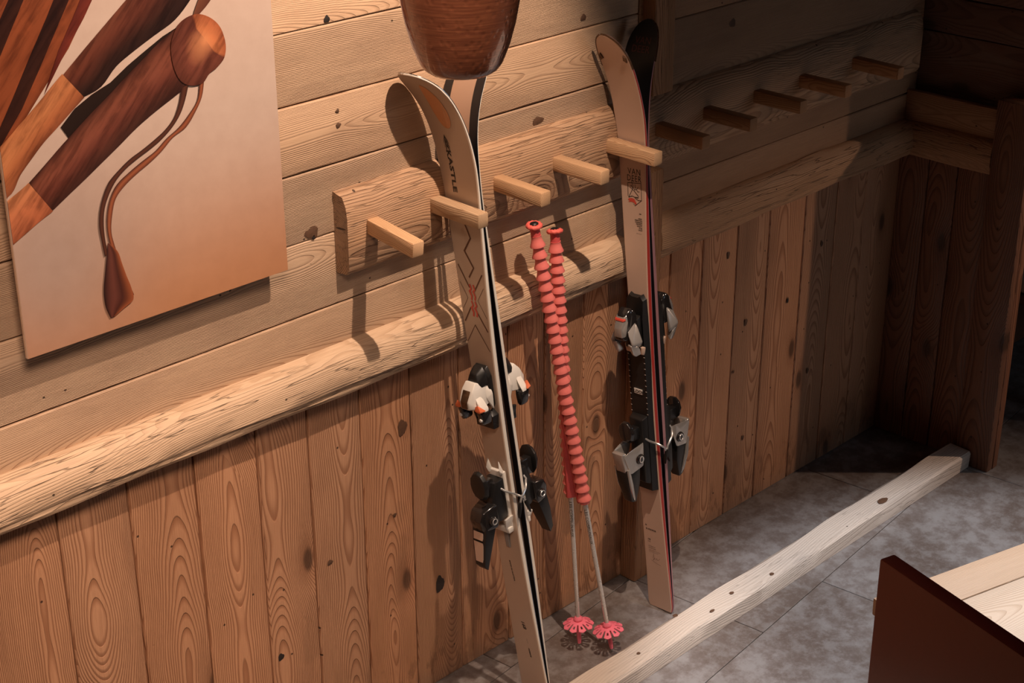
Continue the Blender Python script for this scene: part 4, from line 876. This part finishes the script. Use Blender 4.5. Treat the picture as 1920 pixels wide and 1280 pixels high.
# ================================================================== POLES
M['coral'] = flat('coral_rubber', (0.82, 0.20, 0.175), 0.55, var=0.12, vscale=40, spec=0.4)
M['coral_bright'] = flat('coral_cord', (0.95, 0.16, 0.13), 0.6, var=0.35, vscale=260, bumpv=0.8)
M['coral_smooth'] = flat('coral_grip_back', (0.62, 0.085, 0.085), 0.5)
M['pink'] = flat('pink_basket', (0.90, 0.19, 0.27), 0.42, coat=0.1)
M['shaft'] = flat('silver_shaft', (0.66, 0.63, 0.60), 0.28, metal=0.45, coat=0.4)
def make_pole(L):
    root = empty('ski_pole')
    # z up from the steel tip
    add(root, 'shaft', lathe_bm([(0.0, 0.085), (0.0058, 0.085), (0.0066, 0.40), (0.0080, 0.66), (0.0085, 0.72), (0.0, 0.72)], 16), M['shaft'])
    add(root, 'steel_tip', lathe_bm([(0, 0), (0.0028, 0.001), (0.0034, 0.006), (0.0038, 0.014), (0.0038, 0.020), (0, 0.020)], 12), M['steel'])
    add(root, 'tip_sleeve', lathe_bm([(0, 0.012), (0.0048, 0.012), (0.0062, 0.030), (0.0070, 0.062), (0.0086, 0.070), (0, 0.070)], 14), M['pink'])
    # basket: eight petals with holes and slots
    bm = bmesh.new(); n = 9
    def bp(r, a, up): z = 0.088 - 0.016 * (r / 0.045) ** 1.6 + up; return bm.verts.new((r * math.cos(a), r * math.sin(a), z))
    for up in (0.0,):
        for k in range(n):
            a0 = 2 * math.pi * k / n; d = 2 * math.pi / n
            ang_ = [a0 + d * (j / 8) for j in range(9)]
            inner = [bp(0.006, a, 0) for a in ang_]; mid = [bp(0.021, a, 0) for a in ang_]
            for j in range(8): bm.faces.new((inner[j], inner[j + 1], mid[j + 1], mid[j]))
            m2 = [bp(0.0265, a, 0) for a in ang_[1:8]]; m3 = [bp(0.0345, a, 0) for a in ang_[1:8]]; out = [bp(0.0445 - 0.0012 * abs(j - 3), a, 0) for j, a in enumerate(ang_[1:8])]
            for j in range(6):
                bm.faces.new((mid[j + 1], mid[j + 2], m2[j + 1], m2[j]))
                if j not in (2, 3): bm.faces.new((m2[j], m2[j + 1], m3[j + 1], m3[j]))
                bm.faces.new((m3[j], m3[j + 1], out[j + 1], out[j]))
    bmesh.ops.remove_doubles(bm, verts=bm.verts[:], dist=0.0002)
    bmesh.ops.recalc_face_normals(bm, faces=bm.faces[:])
    bmesh.ops.solidify(bm, geom=bm.faces[:], thickness=0.0028)
    add(root, 'basket', bm, M['pink'], 40)
    hub = add(root, 'basket_hub', lathe_bm([(0.0065, 0.066), (0.0098, 0.072), (0.0098, 0.084), (0.0125, 0.088), (0.0125, 0.092), (0.0105, 0.095), (0.0085, 0.099), (0.0065, 0.099)], 18), M['pink'])
    # ribbed long grip: saw-tooth collars
    z0, z1 = 0.492, L - 0.035; nrib = 26; prof = [(0.0, z0 - 0.010), (0.0135, z0 - 0.010), (0.0142, z0)]
    for k in range(nrib):
        a = z0 + (z1 - z0) * k / nrib; p = (z1 - z0) / nrib
        prof += [(0.0196, a + 0.001), (0.0198, a + 0.003), (0.0162, a + 0.011), (0.0138, a + 0.020), (0.0130, a + p - 0.0008)]
    prof += [(0.0135, z1), (0.0, z1)]
    add(root, 'grip', lathe_bm(prof, 24), M['coral'], 60)
    add(root, 'grip_seam', hull_bm([(x, y, z) for z in (z0 - 0.009, z0 + 0.27) for x, y in ((-0.015, 0.010), (0.015, 0.010), (-0.011, 0.0200), (0.011, 0.0200))], 0.002), M['coral_smooth'])
    # braided wrist cord ring round the cap
    bm = bmesh.new(); pts = []; rr = []
    add(root, 'neck', lathe_bm([(0.0125, z1 - 0.002), (0.0125, L - 0.012), (0, L - 0.012)], 16), M['coral_smooth'])
    add(root, 'cap', lathe_bm([(0.0, L), (0.009, L), (0.012, L - 0.003), (0.012, L - 0.014)], 16), M['black'])
    bm = bmesh.new(); n1, n2 = 40, 10; R_, r_ = 0.0145, 0.0068; rings = []
    for i in range(n1):
        A = 2 * math.pi * i / n1; ring = []
        for j in range(n2):
            B = 2 * math.pi * j / n2; q = r_ * (1 + 0.13 * math.cos(10 * A + 2 * B))
            ring.append(bm.verts.new(((R_ + q * math.cos(B)) * math.cos(A), (R_ + q * math.cos(B)) * math.sin(A), L - 0.008 + q * math.sin(B) * 0.9 + 0.003 * math.sin(A))))
        rings.append(ring)
    for i in range(n1):
        for j in range(n2):
            a, b = rings[i], rings[(i + 1) % n1]; bm.faces.new((a[j], b[j], b[(j + 1) % n2], a[(j + 1) % n2]))
    bmesh.ops.recalc_face_normals(bm, faces=bm.faces[:])
    add(root, 'wrist_cord', bm, M['coral_bright'], 60)
    return root
def pole_pose(tip, top, roll):
    s_ = (Vector(top) - Vector(tip)).normalized(); x = Vector((math.cos(roll), math.sin(roll), 0)); x = (x - s_ * x.dot(s_)).normalized(); y = s_.cross(x)
    m = Matrix((x, y, s_)).transposed().to_4x4(); m.translation = Vector(tip); return m
PA = ((-0.877, -0.246, 0.001), (-1.0205, -0.075, 1.2746)); PB = ((-0.922, -0.164, 0.001), (-0.9535, -0.085, 1.2377))
pA = make_pole(1.29)
def lettered(root, txt):
    vs, fs = text_pts(txt, 0.011, sx=1.1, spacing=1.1); out = []
    for a, b in vs:
        th = (b - 0.004) / 0.0085 - math.pi * 0.80; out.append((0.0084 * math.cos(th), 0.0084 * math.sin(th), 0.465 - a))
    me = D.meshes.new('lettering'); me.from_pydata(out, [], fs); link('lettering', me, [M['ink']], root)
lettered(pA, 'LES COMMUNAUX')
pA.matrix_world = pole_pose(*PA, 0.0)
tag(pA, 'ribbed coral ski pole whose pink basket is nearer the pale floor timber', 'ski pole', 'coral ski poles')
pB = make_pole(1.243); lettered(pB, 'LES COMMUNAUX'); pB.matrix_world = pole_pose(*PB, 2.45)
for c in pB.children:
    if c.name.startswith('lettering'): c.matrix_basis = Matrix.Rotation(-2.45, 4, 'Z')
tag(pB, 'ski pole crossing behind the other, its pink basket nearer the wall boards', 'ski pole', 'coral ski poles')

# ================================================================== PENDANT LAMP
s = NT('hammered_copper_glass'); tc = s.n('ShaderNodeTexCoord'); sp = s.n('ShaderNodeSeparateXYZ'); s.put(sp.inputs[0], tc.outputs['Object'])
at2 = s.math('ARCTAN2', sp.outputs[1], sp.outputs[0])
vd, vcol = s.voro(s.xyz(s.mul(at2, 6.0), s.mul(sp.outputs[2], 60.0), 0.0), 1.0, 0.9)
nz = s.noise(s.xyz(s.mul(at2, 2.0), s.mul(at2, 2.0), s.mul(sp.outputs[2], 300.0)), 1.0, 2.0)
n2 = s.noise(tc.outputs['Object'], 22.0, 3.0)
st = s.noise(s.xyz(s.mul(at2, 1.2), 1.0, s.mul(sp.outputs[2], 420.0)), 1.0, 3.0)
s.set(Base_Color=s.mix(s.step(st, 0.35, 0.65), s.mix(n2, (0.52, 0.19, 0.09), (0.36, 0.12, 0.06)), (0.30, 0.10, 0.052)), Roughness=s.madd(nz, 0.10, 0.24), Metallic=0.25)
s.b.inputs['Transmission Weight'].default_value = 0.45; s.b.inputs['IOR'].default_value = 1.45
s.b.inputs['Coat Weight'].default_value = 0.9; s.b.inputs['Coat Roughness'].default_value = 0.04
s.bump(s.add(s.mul(s.step(vd, 0.0, 0.35), 0.8), s.mul(nz, 0.25)), 0.18, 0.006)
M['copper'] = s.m
lamp = empty('pendant_lamp', (-2.252, -1.122, 2.108))
tag(lamp, 'hammered copper glass pendant lamp hanging at the top edge of the view', 'lamp')
pr = [(0.0, -0.0040), (0.030, -0.0038), (0.044, -0.002), (0.053, 0.004), (0.060, 0.014), (0.070, 0.040), (0.078, 0.070), (0.0835, 0.100), (0.087, 0.130), (0.088, 0.165), (0.084, 0.200), (0.070, 0.232), (0.045, 0.252), (0.022, 0.262),
      (0.018, 0.262), (0.042, 0.248), (0.066, 0.228), (0.080, 0.198), (0.084, 0.165), (0.083, 0.13), (0.0795, 0.10), (0.074, 0.07), (0.066, 0.040), (0.056, 0.016), (0.048, 0.006), (0.03, 0.0), (0.0, 0.0)]
add(lamp, 'lamp_shade', lathe_bm(pr, 64), M['copper'], 60)
add(lamp, 'shade_collar', lathe_bm([(0.0, 0.29), (0.020, 0.29), (0.026, 0.272), (0.026, 0.258), (0.018, 0.255)], 24), M['bronze'])
add(lamp, 'cable', lathe_bm([(0.0025, 0.285), (0.0025, 1.19)], 8), M['black'])
add(lamp, 'ceiling_rose', lathe_bm([(0.0, 1.170), (0.045, 1.172), (0.05, 1.190), (0.0, 1.192)], 24), M['bronze'])

# ================================================================== TABLE AND BENCH (foreground, lower right)
ux = Vector((0.965, -0.262, 0)).normalized(); uy = Vector((0.262, 0.965, 0)).normalized()     # table axes
def tmat(o3): m = Matrix((ux, uy, (0, 0, 1))).transposed().to_4x4(); m.translation = o3; return m
org = Vector((-0.993, -1.250, 0)) - ux * 0.16                   # far left corner of the table top on plan
tab = empty('wooden_table'); tab.matrix_world = tmat((org.x, org.y, 0))
tag(tab, 'light pine plank table at the lower right corner, behind the dark red panel', 'table')
yo = 0.0
for i, wdt in enumerate((0.103, 0.19, 0.18, 0.19, 0.17)):
    o = link('plank', mesh_of(box_bm(1.5, wdt - 0.0025, 0.042, 0.003, 2, 4, 0.0006), 'plank', 30), [M['table']], tab, loc=(0.75, -yo - wdt / 2, 0.729))
    o.color = (0.92, 0.80, 0.70, 1) if i == 0 else (1.08, 1.05, 1.03, 1); yo += wdt
for (x, y) in ((0.10, -0.12), (1.40, -0.12), (0.10, -0.71), (1.40, -0.71)):
    link('leg', mesh_of(box_bm(0.07, 0.07, 0.706, 0.004), 'leg', 30), [M['table']], tab, loc=(x, y, 0.355))
link('apron', mesh_of(box_bm(1.3, 0.025, 0.09, 0.003), 'apron', 30), [M['table']], tab, loc=(0.75, -0.10, 0.661))
link('apron', D.meshes['apron'], [], tab, loc=(0.75, -0.72, 0.661))
M['maroon'] = flat('dark_red_lacquer', (0.125, 0.019, 0.015), 0.34, var=0.1, coat=0.15)
pan = empty('bench_panel'); pc = Vector((-1.2895, -1.299, 0))
pan.matrix_world = tmat((pc.x, pc.y, 0))
tag(pan, 'dark red upright bench end panel in front of the pine table', 'panel')
bm = box_bm(0.038, 0.96, 0.948, 0.0035, 2); link('panel_board', mesh_of(bm, 'panel_board', 35), [M['maroon']], pan, loc=(0.019, -0.48, 0.476))

# ================================================================== BENCH BEYOND THE PARTITION
bn = empty('wall_bench', (1.75, -0.32, 0)); tag(bn, 'shadowed bench with pale cushion just visible past the dark partition', 'bench')
add(bn, 'seat', box_bm(0.95, 0.46, 0.035, 0.004), M['room']).location = (0, 0, 0.405)
add(bn, 'cushion', box_bm(0.93, 0.44, 0.05, 0.015, 3), flat('pale_cushion', (0.42, 0.33, 0.27), 0.8)).location = (0, 0, 0.4485)
add(bn, 'backrest', box_bm(0.95, 0.03, 0.40, 0.004), flat('pale_backrest', (0.30, 0.21, 0.16), 0.7)).location = (0, 0.215, 0.65)
for sx in (-0.42, 0.42):
    for sy in (-0.18, 0.18):
        add(bn, 'leg', box_bm(0.05, 0.05, 0.386, 0.003), M['room']).location = (sx, sy, 0.194)
bpy.context.view_layer.update()
